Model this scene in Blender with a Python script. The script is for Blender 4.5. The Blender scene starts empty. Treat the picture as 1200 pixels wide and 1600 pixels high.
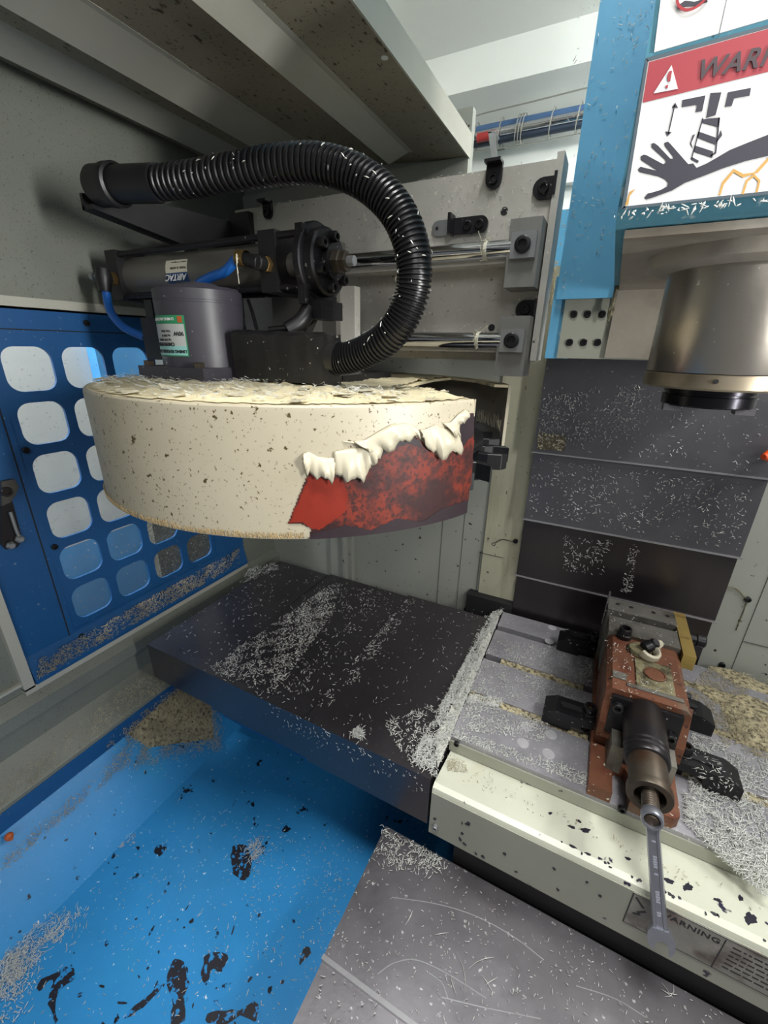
import bpy, bmesh, math, random
import numpy as np
from mathutils import Vector, Matrix
from mathutils.geometry import tessellate_polygon

C = bpy.context.scene
COL = C.collection
PI = math.pi
rnd = random.Random(7)

# ------------------------------------------------------------------ camera
cam = bpy.data.cameras.new('camera')
cam.sensor_fit = 'AUTO'; cam.sensor_width = 36.0; cam.lens = 656.24/1600*36.0
cam.clip_start = 0.02
co = bpy.data.objects.new('camera', cam); COL.objects.link(co)
R_ = Vector((0.89063204, 0.45439143, 0.01740689)); U_ = Vector((-0.18002818, 0.31719576, 0.93111584)); F_ = Vector((-0.41756966, 0.83241533, -0.36430797))
mw = Matrix((R_, U_, -F_)).transposed().to_4x4(); mw.translation = (0, 0, 1.5)
co.matrix_world = mw
C.camera = co
C.view_settings.view_transform = 'Standard'; C.view_settings.look = 'None'
C.view_settings.gamma = 1.0; C.view_settings.use_curve_mapping = False
C.view_settings.exposure = 0.08

# ------------------------------------------------------------------ light
w = bpy.data.worlds.new('hall'); C.world = w; w.use_nodes = True
w.node_tree.nodes['Background'].inputs[0].default_value = (.95, 1.0, 1.0, 1)
w.node_tree.nodes['Background'].inputs[1].default_value = 0.16

def area(name, loc, target, sx, sy, power, col=(1, 1, .97)):
    l = bpy.data.lights.new(name, 'AREA'); l.shape = 'RECTANGLE'; l.size = sx; l.size_y = sy
    l.energy = power; l.color = col
    o = bpy.data.objects.new(name, l); COL.objects.link(o)
    o.location = loc
    o.rotation_euler = (Vector(target)-Vector(loc)).to_track_quat('-Z', 'Y').to_euler()
    return o
area('work_lamp', (1.05, .10, 1.60), (-.7, .6, 1.72), .10, .5, 3.6).data.spread = math.radians(75)
area('hall_lamp_front', (1.0, -1.5, 2.5), (.0, .7, 1.1), 1.2, .7, 16)
area('hall_lamp_above', (.02, .06, 3.0), (-.1, .5, .7), .55, .45, 43)
area('rear_fill', (.9, .80, 2.15), (-.5, 1.25, 2.22), .9, .08, 28)  # added unseen fill that whitens the rear enclosure
area('outside_fill', (-1.25, .1, 2.6), (-1.6, .6, 1.2), 1.0, .3, 95)  # added unseen fill that brightens the panel behind the guard openings

# ------------------------------------------------------------------ materials
def rgb(h):
    h = h.lstrip('#'); v = [int(h[i:i+2], 16)/255 for i in (0, 2, 4)]
    return tuple(c/12.92 if c <= .04045 else ((c+.055)/1.055)**2.4 for c in v)+(1,)
def M(name, col, rough=.5, metal=0., var=.12, vs=7., specks=None, patches=None, bump=0., bs=60., stretch=(1, 1, 1), spec=.5, rvar=.0, trans=0., alpha=None):
    """procedural material: base colour with cloudy variation, optional dark specks and wear patches"""
    m = bpy.data.materials.new(name); m.use_nodes = True
    nt = m.node_tree; N = nt.nodes; L = nt.links
    b = N['Principled BSDF']
    base = rgb(col) if isinstance(col, str) else tuple(col)+(1,)
    tc = N.new('ShaderNodeTexCoord'); mp = N.new('ShaderNodeMapping'); L.new(tc.outputs['Object'], mp.inputs[0])
    mp.inputs['Scale'].default_value = stretch
    n1 = N.new('ShaderNodeTexNoise'); n1.inputs['Scale'].default_value = vs; n1.inputs['Detail'].default_value = 6; n1.inputs['Roughness'].default_value = .65
    L.new(mp.outputs[0], n1.inputs['Vector'])
    mr = N.new('ShaderNodeMapRange'); mr.inputs[1].default_value = .3; mr.inputs[2].default_value = .7
    mr.inputs[3].default_value = 1-var; mr.inputs[4].default_value = 1+var
    L.new(n1.outputs['Fac'], mr.inputs[0])
    mx = N.new('ShaderNodeMix'); mx.data_type = 'RGBA'; mx.blend_type = 'MULTIPLY'; mx.inputs[0].default_value = 1
    mx.inputs[6].default_value = base; L.new(mr.outputs[0], mx.inputs[7])
    out = mx.outputs[2]
    def layer(out, c, scale, lo, hi, st=(1, 1, 1), amt=1.):
        n = N.new('ShaderNodeTexNoise'); n.inputs['Scale'].default_value = scale; n.inputs['Detail'].default_value = 4
        m2 = N.new('ShaderNodeMapping'); m2.inputs['Scale'].default_value = st; m2.inputs['Location'].default_value = (3.1, 1.7, .3)
        L.new(tc.outputs['Object'], m2.inputs[0]); L.new(m2.outputs[0], n.inputs['Vector'])
        r = N.new('ShaderNodeMapRange'); r.inputs[1].default_value = lo; r.inputs[2].default_value = hi; r.inputs[4].default_value = amt
        L.new(n.outputs['Fac'], r.inputs[0])
        x = N.new('ShaderNodeMix'); x.data_type = 'RGBA'; L.new(r.outputs[0], x.inputs[0])
        L.new(out, x.inputs[6]); x.inputs[7].default_value = rgb(c)
        return x.outputs[2]
    for p in (patches or []): out = layer(out, *p)
    for p in (specks or []): out = layer(out, p[0], p[1], p[2]-.045, p[3]-.035, *p[4:])
    L.new(out, b.inputs['Base Color'])
    b.inputs['Roughness'].default_value = rough; b.inputs['Metallic'].default_value = metal
    b.inputs['Specular IOR Level'].default_value = spec
    if rvar:
        r2 = N.new('ShaderNodeMapRange'); r2.inputs[1].default_value = .3; r2.inputs[2].default_value = .7
        r2.inputs[3].default_value = max(.03, rough-rvar); r2.inputs[4].default_value = rough+rvar
        L.new(n1.outputs['Fac'], r2.inputs[0]); L.new(r2.outputs[0], b.inputs['Roughness'])
    if bump:
        nb = N.new('ShaderNodeTexNoise'); nb.inputs['Scale'].default_value = bs; nb.inputs['Detail'].default_value = 5
        L.new(mp.outputs[0], nb.inputs['Vector'])
        bn = N.new('ShaderNodeBump'); bn.inputs['Strength'].default_value = bump; bn.inputs['Distance'].default_value = .004
        L.new(nb.outputs['Fac'], bn.inputs['Height']); L.new(bn.outputs[0], b.inputs['Normal'])
    return m

DIRT = '#3a3020'
m_wallgrey = M('painted_sheet_grey', '#797c73', .5, 0, .08, 5, specks=[('#55554c', 330, .66, .74)], bump=.06, bs=300)
m_ceil = M('painted_sheet_dirty', '#968e7d', .55, 0, .14, 4, specks=[('#453a2b', 110, .68, .73, (1, .5, 1)), ('#453a2b', 210, .68, .73)], bump=.06, bs=300)
m_rib = M('lit_rib_trim_paint', '#b4b2a6', .5, 0, .06, 6, bump=.05, bs=300)  # lighter than the hood sheet: the ribs' lit slopes put into the colour
m_white = M('painted_white', '#dfe2dd', .45, 0, .04, 3)
m_back = M('back_sheet', '#a2a49b', .5, 0, .06, 4, specks=[('#2b2416', 75, .72, .75)], bump=.04, bs=200)
m_pillar = M('pillar_sheet', '#b8b59e', .5, 0, .1, 6, patches=[('#6a5c33', 9, .55, .8, (3, 1, .35), .6)], specks=[('#2b2416', 90, .72, .75)])
m_blue = M('blue_paint_frame', '#1b5389', .4, 0, .14, 5, specks=[('#7f93a8', 130, .72, .78)])
m_pan = M('blue_paint_pan', '#2f88c6', .34, 0, .12, 4, patches=[('#2a9aa8', 5, .62, .85, (1, 1, 1), .35)], specks=[('#11131f', 42, .715, .735), ('#c9d8e2', 170, .73, .76)], rvar=.06)
m_bluehead = M('blue_sheet_cover', '#62a6cc', .4, 0, .08, 5, specks=[('#8fb4c8', 90, .70, .76)])
m_teal = M('blue_casting', '#5a97ac', .5, 0, .12, 7, specks=[('#a8c0c4', 120, .68, .74)], bump=.1, bs=90)
m_under = M('grimy_casting', '#a89f92', .55, .1, .2, 6, patches=[('#5f4a30', 8, .5, .75, (1, 1, 1), .7)], bump=.12, bs=90)
m_steel = M('dark_sheet_steel', '#5b575b', .33, .8, .12, 5, specks=[('#9a9a9a', 150, .73, .78)], rvar=.06)
m_steel2 = M('satin_sheet_steel', '#7b787c', .38, .8, .14, 5, patches=[('#6b5a52', 4, .62, .8, (1, 1, 1), .5)], specks=[('#c8c8c8', 140, .70, .76)], bump=.04, bs=120, rvar=.08)
m_cover = M('column_cover_steel', '#605f64', .45, .6, .16, 6, specks=[('#a0a0a0', 150, .72, .78)], rvar=.08)
m_cover2 = M('reflection_streak_steel', '#4d484a', .34, .85, .2, 6, stretch=(1, 1, .15), rvar=.1)  # darker tone and vertical streaks imitate reflections on the lower panels
m_table = M('ground_table_steel', '#98969b', .45, .35, .16, 14, patches=[('#56545a', 9, .5, .8, (1, 1, 1), .6)], specks=[('#d0d0d0', 180, .68, .74)], bump=.05, bs=150)
m_plug = M('plug_steel', '#b4b2b6', .45, .3, .12, 30)
m_slot = M('slot_steel', '#4c4a4c', .5, .6, .1)
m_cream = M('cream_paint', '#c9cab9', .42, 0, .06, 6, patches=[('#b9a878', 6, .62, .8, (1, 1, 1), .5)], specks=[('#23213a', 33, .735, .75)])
m_creamshade = M('shaded_grey_cream_paint', '#97988b', .45, 0, .06, 6, specks=[('#2c2a34', 33, .74, .755)])  # cream darkened for the shaded apron front; also on grey cream parts
m_drum = M('cream_drum_paint', '#b3aa95', .42, 0, .06, 5, patches=[('#8a7a55', 4, .5, .85, (1, 1, 1), .35)], specks=[('#4a3d20', 130, .70, .73), ('#5a4b2c', 300, .685, .73)], bump=.03, bs=40)
m_drumin = M('drum_inside', '#8d867b', .55, 0, .1, 7, specks=[('#2a241c', 100, .7, .75)])
m_hem = M('tan_paint_fringe', '#a9946f', .5, 0, .2, 60)
m_peel = M('peeling_cream_paint', '#bcb49e', .4, 0, .04, 9)
m_crust = M('paint_crust', '#ddd0ac', .6, 0, .14, 16, patches=[('#5d5040', 14, .6, .75, (1, 1, 1), .8)], bump=.5, bs=60)
m_red = M('red_primer', '#782a1b', .5, 0, .2, 14, patches=[('#35191a', 22, .46, .60, (1, 1, 1)), ('#3c1d1c', 90, .48, .60, (1, 1, 1), .8), ('#2b1718', 220, .52, .62, (1, 1, 1), .8)], bump=.08, bs=120)
m_redplain = M('red_primer_plain', '#84281a', .42, 0, .1, 14, patches=[('#7a2417', 40, .55, .7)])
m_darkrim = M('stained_primer', '#2c2026', .5, 0, .2, 30)
m_black = M('black_plastic', '#18181a', .42, 0, .15, 12)
m_hose = M('black_corrugated_plastic', '#131315', .33, 0, .1, 20, specks=[('#909090', 140, .74, .77)])
m_tape = M('black_tape', '#1d1c1c', .35, 0, .2, 20, patches=[('#34302c', 9, .55, .75, (3, 3, .6), .6)], specks=[('#c8c4b8', 110, .72, .75)], bump=.3, bs=45)
m_blackmetal = M('blackened_steel', '#232226', .4, .4, .2, 15, specks=[('#8a8a86', 120, .71, .75)])
m_alu = M('anodised_alu', '#77746e', .4, .5, .1, 8, stretch=(.3, 1, 1))
m_motor = M('grey_motor_paint', '#3d3b43', .42, 0, .08, 8, specks=[('#b0b0b0', 160, .74, .78)])
m_plate = M('cast_plate', '#c0bcb4', .5, .2, .12, 9, patches=[('#6c6455', 6, .52, .8, (1, 1, 1), .5)], specks=[('#e0dccb', 150, .71, .75), ('#39342c', 100, .73, .76)], bump=.12, bs=160)
m_chrome = M('ground_rod', '#c9cbd2', .12, 1., .03)
m_bracket = M('cast_rod_support', '#8c8b88', .45, .5, .12, 14, bump=.06, bs=120)
m_brassfit = M('brass_fitting', '#a98a5a', .3, .9, .1, 20)
m_brass = M('brass_bar', '#c2a762', .35, .7, .12, 20, patches=[('#6b4a1e', 30, .6, .75)])
m_bluehose = M('blue_tube', '#1f62b8', .3, 0, .08, 15)
m_rust = M('rusty_red_casting', '#6d432e', .6, .1, .22, 14, patches=[('#5b2a17', 20, .5, .7), ('#6e6558', 18, .62, .75, (1, 1, 1), .7)], specks=[('#d8d2c4', 130, .71, .75), ('#2a1c12', 90, .68, .74)], bump=.15, bs=120)
m_rail = M('vise_rail_steel', '#807d76', .45, .6, .2, 14, patches=[('#4a4238', 16, .5, .7)], bump=.08, bs=120)
m_gun = M('gunmetal', '#343133', .34, .7, .14, 12, patches=[('#4b3d31', 12, .6, .8, (1, 1, 1), .6)])
m_gunend = M('worn_collar_steel', '#50483f', .45, .7, .2, 14, patches=[('#4c3526', 18, .5, .7)])
m_oxide = M('black_oxide', '#1b1a1d', .36, .3, .2, 14, specks=[('#b0b0b0', 130, .71, .75)])
m_wrench = M('chrome_vanadium', '#a4a6b0', .3, .8, .06, 15)
m_wrenchmark = M('bright_steel_mark', '#d0d2de', .35, .6, .05)
m_spindle = M('spindle_steel', '#b4aca2', .3, .9, .12, 5, patches=[('#7a6248', 6, .5, .75, (1, 1, .6), .6)], specks=[('#e0dcd0', 170, .73, .76)], bump=.03, bs=150)
m_spindlebot = M('spindle_ring_steel', '#988c78', .42, .6, .15, 9, patches=[('#6a5238', 14, .5, .7)])
m_nose = M('spindle_nose_black', '#26252a', .25, .8, .08)
m_grime = M('yellowed_grease', '#7f785c', .45, 0, .3, 40, patches=[('#3a3220', 60, .45, .62)], bump=.3, bs=90)
m_chip = M('bright_metal_chip', '#d6d7d2', .4, .25, .12, 40)
m_chipdirty = M('dirty_metal_chip', '#b0a68a', .55, .1, .3, 30)
m_chipmud = M('chip_mud', '#aa9f80', .7, 0, .35, 35, patches=[('#57503f', 130, .46, .62)], bump=.8, bs=120)
m_chippale = M('pale_chip_bed', '#c6c6bd', .6, 0, .3, 60, patches=[('#8a887e', 90, .5, .65)], bump=.8, bs=140)
m_sign = M('sign_white', '#e2e0de', .4, 0, .05, 6, patches=[('#c8a050', 9, .62, .78, (1, 1, 1), .35)])
m_signred = M('sign_red', '#a24048', .42, 0, .06, 8)
m_signdark = M('sign_dark', '#3c3a44', .45, 0, .06, 8)
m_signletter = M('sign_letter_grey', '#4a3f44', .5, 0, .08)
m_signrust = M('sign_rust_stain', '#c69a55', .5, 0, .2, 20)
m_signround = M('prohibition_red', '#a03038', .45, 0, .05)
m_signframe = M('sign_border', '#4d5a63', .5, 0, .1)
m_label = M('label_silver', '#b9bcba', .4, .1, .05)
m_labelgreen = M('label_green', '#2f8a5e', .45, 0, .05)
m_labelteal = M('label_teal', '#8fc4c0', .45, 0, .05)
m_labelnavy = M('label_navy', '#1d3f70', .4, 0, .05)
m_labelcream = M('label_cream', '#cfcbb8', .45, 0, .05)
m_ink = M('ink', '#1f1f22', .5, 0, .02)
m_inklight = M('ink_light', '#d8dbdc', .5, 0, .02)
m_logo = M('label_logo_orange', '#b0552a', .5, 0, .05)
m_apronlabel = M('worn_apron_label', '#8e8b84', .5, .1, .2, 25, patches=[('#5c524c', 22, .52, .66), ('#8a5a50', 12, .66, .78, (1, 1, 1), .5)])
m_orange = M('orange_plastic', '#e2521e', .4, 0, .05)
m_orangedull = M('dull_orange', '#b55a2c', .5, 0, .15, 40)
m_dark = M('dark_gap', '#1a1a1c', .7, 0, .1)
m_base = M('blue_base_casting', '#1a5a94', .45, 0, .12, 5)
m_rubber = M('rubber_cord', '#2a3546', .5, 0, .05)
m_redcable = M('red_cable', '#a03030', .4, 0, .05)
m_bluecable = M('blue_grey_cable', '#49668c', .3, .2, .05)
m_wire = M('tie_wire', '#9a9a90', .4, .5, .05)
m_zinc = M('zinc_bracket', '#a2a4a6', .35, .7, .1, 20)
m_outwhite = M('outside_white_panel', '#d5d5d2', .6, 0, .03)
m_outblue = M('outside_blue_panel', '#4a9ad8', .6, 0, .05)
m_outfloor = M('outside_gravelly_floor', '#5c5a50', .7, 0, .3, 60, specks=[('#b5b09a', 230, .62, .70)])
m_paintwear = M('exposed_dark_primer', '#191722', .5, 0, .2, 40, patches=[('#1f7fc0', 110, .56, .60)])
m_paintchip = M('exposed_dark_steel', '#22202e', .5, 0, .2, 40)
m_seam = M('sheet_joint', '#5c5d58', .6, 0, .1)
m_notch = M('packed_notch', '#4c4436', .7, 0, .3, 60, patches=[('#a09880', 200, .56, .62)], bump=.8, bs=150)
m_glint_scratch = M('edge_highlight_scratch', '#b0afb2', .3, .7, .1, 30)  # painted highlight for sheet edges, also the colour of real scratches
m_wearwhite = M('scuffed_paint', '#9fb4c4', .5, 0, .2, 40)
m_latch = M('latch_steel', '#5d5a55', .4, .7, .2, 20)

def glass_mat():
    m = bpy.data.materials.new('clear_polycarbonate'); m.use_nodes = True
    nt = m.node_tree; N = nt.nodes; L = nt.links; N.remove(N['Principled BSDF'])
    t = N.new('ShaderNodeBsdfTransparent'); t.inputs[0].default_value = (.9, .93, .95, 1)
    g = N.new('ShaderNodeBsdfGlossy'); g.inputs['Roughness'].default_value = .12
    d = N.new('ShaderNodeBsdfDiffuse'); d.inputs[0].default_value = (.8, .82, .85, 1)
    x = N.new('ShaderNodeMixShader'); x.inputs[0].default_value = .06
    y = N.new('ShaderNodeMixShader')
    n = N.new('ShaderNodeTexNoise'); n.inputs['Scale'].default_value = 130
    tc = N.new('ShaderNodeTexCoord'); L.new(tc.outputs['Object'], n.inputs['Vector'])
    r = N.new('ShaderNodeMapRange'); r.inputs[1].default_value = .68; r.inputs[2].default_value = .74; r.inputs[3].default_value = .03; r.inputs[4].default_value = .6
    L.new(n.outputs['Fac'], r.inputs[0]); L.new(r.outputs[0], y.inputs[0])
    L.new(t.outputs[0], x.inputs[1]); L.new(g.outputs[0], x.inputs[2])
    L.new(x.outputs[0], y.inputs[1]); L.new(d.outputs[0], y.inputs[2])
    L.new(y.outputs[0], N['Material Output'].inputs[0])
    return m
m_glass = glass_mat()

# ------------------------------------------------------------------ mesh helpers
def nb(): return bmesh.new()
def obj(name, bm, mat, parent=None, smooth=False, bevel=0., seg=1, label=None, kind=None):
    if bevel:
        es = [e for e in bm.edges if len(e.link_faces) == 2 and e.calc_face_angle(0) > .6]
        if es: bmesh.ops.bevel(bm, geom=es, offset=bevel, segments=seg, affect='EDGES', profile=.5, clamp_overlap=True)
    bmesh.ops.recalc_face_normals(bm, faces=bm.faces)
    if smooth:
        for f in bm.faces: f.smooth = True
        for e in bm.edges:
            if len(e.link_faces) == 2 and e.calc_face_angle(0) > .6: e.smooth = False
    me = bpy.data.meshes.new(name); bm.to_mesh(me); bm.free()
    me.materials.append(mat)
    o = bpy.data.objects.new(name, me); COL.objects.link(o)
    if parent:
        o.parent = parent; o.matrix_parent_inverse = parent_inv(parent)
    if label: o['label'] = label
    if kind: o['kind'] = kind
    return o
def parent_inv(p):
    return Matrix.Translation(-p.location) if p.type == 'EMPTY' else Matrix.Identity(4)
def thing(name, loc, label, cat, group=None):
    e = bpy.data.objects.new(name, None); COL.objects.link(e); e.location = loc; e.empty_display_size = .05
    e['label'] = label; e['category'] = cat
    if group: e['group'] = group
    return e
def tag(o, label, cat, group=None, kind=None):
    o['label'] = label; o['category'] = cat
    if group: o['group'] = group
    if kind: o['kind'] = kind
    return o
def struct(o, label=None):
    o['kind'] = 'structure'
    if label: o['label'] = label
    return o
def box(bm, x0, x1, y0, y1, z0, z1):
    v = [bm.verts.new(p) for p in ((x0, y0, z0), (x1, y0, z0), (x1, y1, z0), (x0, y1, z0), (x0, y0, z1), (x1, y0, z1), (x1, y1, z1), (x0, y1, z1))]
    for f in ((3, 2, 1, 0), (4, 5, 6, 7), (0, 1, 5, 4), (1, 2, 6, 5), (2, 3, 7, 6), (3, 0, 4, 7)): bm.faces.new([v[i] for i in f])
    return bm
def B(x0, x1, y0, y1, z0, z1): return box(nb(), x0, x1, y0, y1, z0, z1)
def prism(bm, poly, axis, a0, a1):
    """extrude a 2-D outline (the two remaining axes in order) along an axis"""
    i = 'XYZ'.index(axis)
    def p3(p, a): q = list(p); q.insert(i, a); return q
    A = [bm.verts.new(p3(p, a0)) for p in poly]; Bv = [bm.verts.new(p3(p, a1)) for p in poly]
    n = len(poly)
    if n > 8:
        for t in tessellate_polygon([[Vector((p[0], p[1], 0)) for p in poly]]):
            bm.faces.new([A[k] for k in t]); bm.faces.new([Bv[k] for k in t[::-1]])
    else: bm.faces.new(A); bm.faces.new(Bv[::-1])
    for k in range(n): bm.faces.new((A[k], Bv[k], Bv[(k+1) % n], A[(k+1) % n]))
    return bm
def basis(d):
    d = Vector(d).normalized(); a = Vector((0, 0, 1)) if abs(d.z) < .9 else Vector((1, 0, 0))
    u = d.cross(a).normalized(); return u, u.cross(d).normalized() * -1
def lathe(bm, o, d, prof, n=32, a0=0., a1=2*PI):
    """turn a (radius, height) outline about the axis d through o"""
    o = Vector(o); d = Vector(d).normalized(); u, v = basis(d); full = abs(a1-a0-2*PI) < 1e-6
    m = n if full else n+1; rings = []
    for r, h in prof:
        if r < 1e-6: rings.append([bm.verts.new(o+d*h)])
        else: rings.append([bm.verts.new(o+d*h+(u*math.cos(a0+(a1-a0)*k/n)+v*math.sin(a0+(a1-a0)*k/n))*r) for k in range(m)])
    for A, Bq in zip(rings, rings[1:]):
        for k in range(n):
            k2 = (k+1) % m
            if len(A) == 1 and len(Bq) == 1: continue
            if len(A) == 1: bm.faces.new((A[0], Bq[k], Bq[k2]))
            elif len(Bq) == 1: bm.faces.new((A[k], Bq[0], A[k2]))
            else: bm.faces.new((A[k], Bq[k], Bq[k2], A[k2]))
    return bm
def cyl(bm, p0, p1, r, n=24, r2=None, ch=0.):
    p0 = Vector(p0); h = (Vector(p1)-p0).length; r2 = r if r2 is None else r2
    return lathe(bm, p0, Vector(p1)-p0, [(0, 0), (r-ch, 0), (r, ch), (r2, h-ch), (r2-ch, h), (0, h)] if ch else [(0, 0), (r, 0), (r2, h), (0, h)], n)
def smooth_path(P, n):
    P = [Vector(p) for p in P]; out = []
    Q = [P[0]*2-P[1]]+P+[P[-1]*2-P[-2]]
    segs = len(P)-1
    for k in range(n+1):
        t = k/n*segs; i = min(int(t), segs-1); f = t-i
        a, b, c, d = Q[i], Q[i+1], Q[i+2], Q[i+3]
        out.append(.5*((2*b)+(c-a)*f+(2*a-5*b+4*c-d)*f*f+(3*b-a-3*c+d)*f**3))
    return out
def tube(bm, pts, r, n=10, caps=True):
    """sweep a ring along points; r may be a list"""
    pts = [Vector(p) for p in pts]; m = len(pts); rr = r if isinstance(r, (list, tuple)) else [r]*m
    t = (pts[1]-pts[0]).normalized(); u, v = basis(t); rings = []
    for i, p in enumerate(pts):
        t2 = (pts[min(i+1, m-1)]-pts[max(i-1, 0)]).normalized()
        q = t.rotation_difference(t2); u = q @ u; v = q @ v; t = t2
        rings.append([bm.verts.new(p+(u*math.cos(2*PI*k/n)+v*math.sin(2*PI*k/n))*rr[i]) for k in range(n)])
    for A, Bq in zip(rings, rings[1:]):
        for k in range(n): bm.faces.new((A[k], A[(k+1) % n], Bq[(k+1) % n], Bq[k]))
    if caps: bm.faces.new(rings[0][::-1]); bm.faces.new(rings[-1])
    return bm
def bolt(bm, p, d, r=.006, h=.006, n=14):
    """socket-head screw: head with a recessed hexagon"""
    p = Vector(p); d = Vector(d).normalized()
    lathe(bm, p, d, [(r, 0), (r, h*.85), (r*.88, h), (r*.55, h), (r*.5, h*.4), (0, h*.4)], n)
    return bm
def hexa(bm, p, d, r, h):
    lathe(bm, p, d, [(0, 0), (r, 0), (r, h*.85), (r*.85, h), (0, h)], 6); return bm
def text(name, s, size, loc, xd, yd, mat, parent, shear=0., bold=0., align='LEFT', depth=.0002, spacing=1.):
    cu = bpy.data.curves.new(name, 'FONT'); cu.body = s; cu.size = size; cu.shear = shear; cu.offset = bold
    cu.align_x = align; cu.extrude = depth; cu.space_character = spacing; cu.resolution_u = 3
    t = bpy.data.objects.new(name, cu); COL.objects.link(t)
    bpy.context.view_layer.update()
    me = bpy.data.meshes.new_from_object(t.evaluated_get(bpy.context.evaluated_depsgraph_get()))
    bpy.data.objects.remove(t)
    xd = Vector(xd).normalized(); yd = Vector(yd).normalized(); zd = xd.cross(yd)
    mtx = Matrix((xd, yd, zd)).transposed().to_4x4(); mtx.translation = loc
    me.transform(mtx); me.materials.clear(); me.materials.append(mat)
    o = bpy.data.objects.new(name, me); COL.objects.link(o)
    if parent: o.parent = parent; o.matrix_parent_inverse = parent_inv(parent)
    return o
def copies(name, src, spots, parent):
    """repeat a part's mesh at several places"""
    for k, d in enumerate(spots):
        c = src.copy(); COL.objects.link(c); c.parent = parent
        c.matrix_parent_inverse = src.matrix_parent_inverse.copy(); c.location = d
def smoothnoise(x, y, s=1.):
    return (math.sin(x*13.1*s+y*7.3*s)+math.sin(x*5.7*s-y*17.9*s+1.3)+math.sin(x*29.*s+y*23.*s+4.))/3

# ------------------------------------------------------------------ metal chips
nrng = np.random.default_rng(5)
def chip_arrays(poly, n, l0, l1, jit=.001, width=.0005, mound=0., curl=(8, 60), clump=.5, soft=0., ymax=None):
    P = np.array(poly, float); a = P[0]; n0 = n; n = int(n*(1+clump))
    tri = [(a, P[i], P[i+1]) for i in range(1, len(P)-1)]
    ar = np.array([np.linalg.norm(np.cross(t[1]-t[0], t[2]-t[0])) for t in tri]); nrm = None
    k = nrng.choice(len(tri), n, p=ar/ar.sum()); u = nrng.random(n); v = nrng.random(n)
    fl = u+v > 1; u[fl] = 1-u[fl]; v[fl] = 1-v[fl]
    T0 = np.array([t[0] for t in tri])[k]; T1 = np.array([t[1] for t in tri])[k]; T2 = np.array([t[2] for t in tri])[k]
    c = T0+(T1-T0)*u[:, None]+(T2-T0)*v[:, None]
    big = int(np.argmax(ar)); nn = np.cross(tri[big][1]-tri[big][0], tri[big][2]-tri[big][0]); nn /= np.linalg.norm(nn)
    if nn[2] < -.2 or (abs(nn[2]) <= .2 and np.dot(nn, np.array([0, 0, 1.5])-P.mean(0)) < 0): nn = -nn
    e1 = P[1]-P[0]; e1 /= np.linalg.norm(e1); e2 = np.cross(nn, e1)
    if soft: c = c+(nrng.normal(0, soft, n)[:, None]*e1+nrng.normal(0, soft, n)[:, None]*e2)
    ctr = P.mean(0); rad = np.linalg.norm(P-ctr, axis=1).max()
    fall = np.clip(1-np.linalg.norm(c-ctr, axis=1)/rad, 0, 1)
    q = (np.sin(c@np.array([31., 17., 23.]))+np.sin(c@np.array([-47., 53., 41.])+1)+np.sin(c@np.array([97., 71., -83.])+2)+np.sin(c@np.array([151., -131., 119.])))/4+nrng.normal(0, .35, n)
    keep = np.argsort(-q)[:n0]; c = c[keep]; fall = fall[keep]; n = n0
    if ymax is not None:
        keep = c[:, 1] < ymax; c = c[keep]; fall = fall[keep]; n = len(c)
    th = nrng.normal(.6, 1.3, n); ln = l0+(l1-l0)*nrng.random(n)**2; kap = (curl[0]+(curl[1]-curl[0])*nrng.random(n)**2)*np.where(nrng.random(n) < .5, 1, -1)
    tilt = nrng.normal(0, .25, n)
    h = nrng.random(n)*jit+mound*fall*(.4+.6*nrng.random(n))+width
    seg = 3; verts = []
    for s in range(seg+1):
        t = (s/seg-.5)*ln; ang = th+kap*t
        mid = c+((np.cos(th+kap*t/2)*t)[:, None]*e1+(np.sin(th+kap*t/2)*t)[:, None]*e2)+nn*(h+np.abs(np.sin(tilt)*(s/seg)*ln))[:, None]
        side = (-np.sin(ang))[:, None]*e1+np.cos(ang)[:, None]*e2
        wd = (width*(.35 if s in (0, seg) else 1.)*(.6+.8*nrng.random(n)))[:, None]
        verts += [mid+side*wd, mid-side*wd, mid+nn*wd*.9]
    V = np.stack(verts, 1).reshape(-1, 3); m = (seg+1)*3
    F = []
    for s in range(seg):
        for q in range(3): F.append((s*3+q, s*3+(q+1) % 3, s*3+3+(q+1) % 3, s*3+3+q))
    F = np.array(F)[None]+(np.arange(n)*m)[:, None, None]
    return V, F.reshape(-1, 4)
def chips(name, label, specs, mat=None, parent=None, cat='shavings'):
    Vs = []; Fs = []; off = 0
    for sp in specs:
        V, F = chip_arrays(*sp[0], **sp[1]); Vs.append(V); Fs.append(F+off); off += len(V)
    V = np.concatenate(Vs); F = np.concatenate(Fs)
    me = bpy.data.meshes.new(name)
    me.vertices.add(len(V)); me.vertices.foreach_set('co', V.astype(np.float32).ravel())
    me.loops.add(F.size); me.loops.foreach_set('vertex_index', F.astype(np.int32).ravel())
    me.polygons.add(len(F)); me.polygons.foreach_set('loop_start', np.arange(0, F.size, 4, dtype=np.int32))
    me.update(calc_edges=True); me.validate()
    me.materials.append(mat or m_chip)
    o = bpy.data.objects.new(name, me); COL.objects.link(o); o['kind'] = 'stuff'
    if parent: o.parent = parent; o.matrix_parent_inverse = parent_inv(parent)
    else: o['label'] = label; o['category'] = cat
    return o
def onflank(poly): return [(p[0], p[1], ZF+max(0, -.785-p[0])*1.322) for p in poly]
def S(poly, n, l0=.003, l1=.009, **k): return ((poly, n, l0, l1), k)
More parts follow.
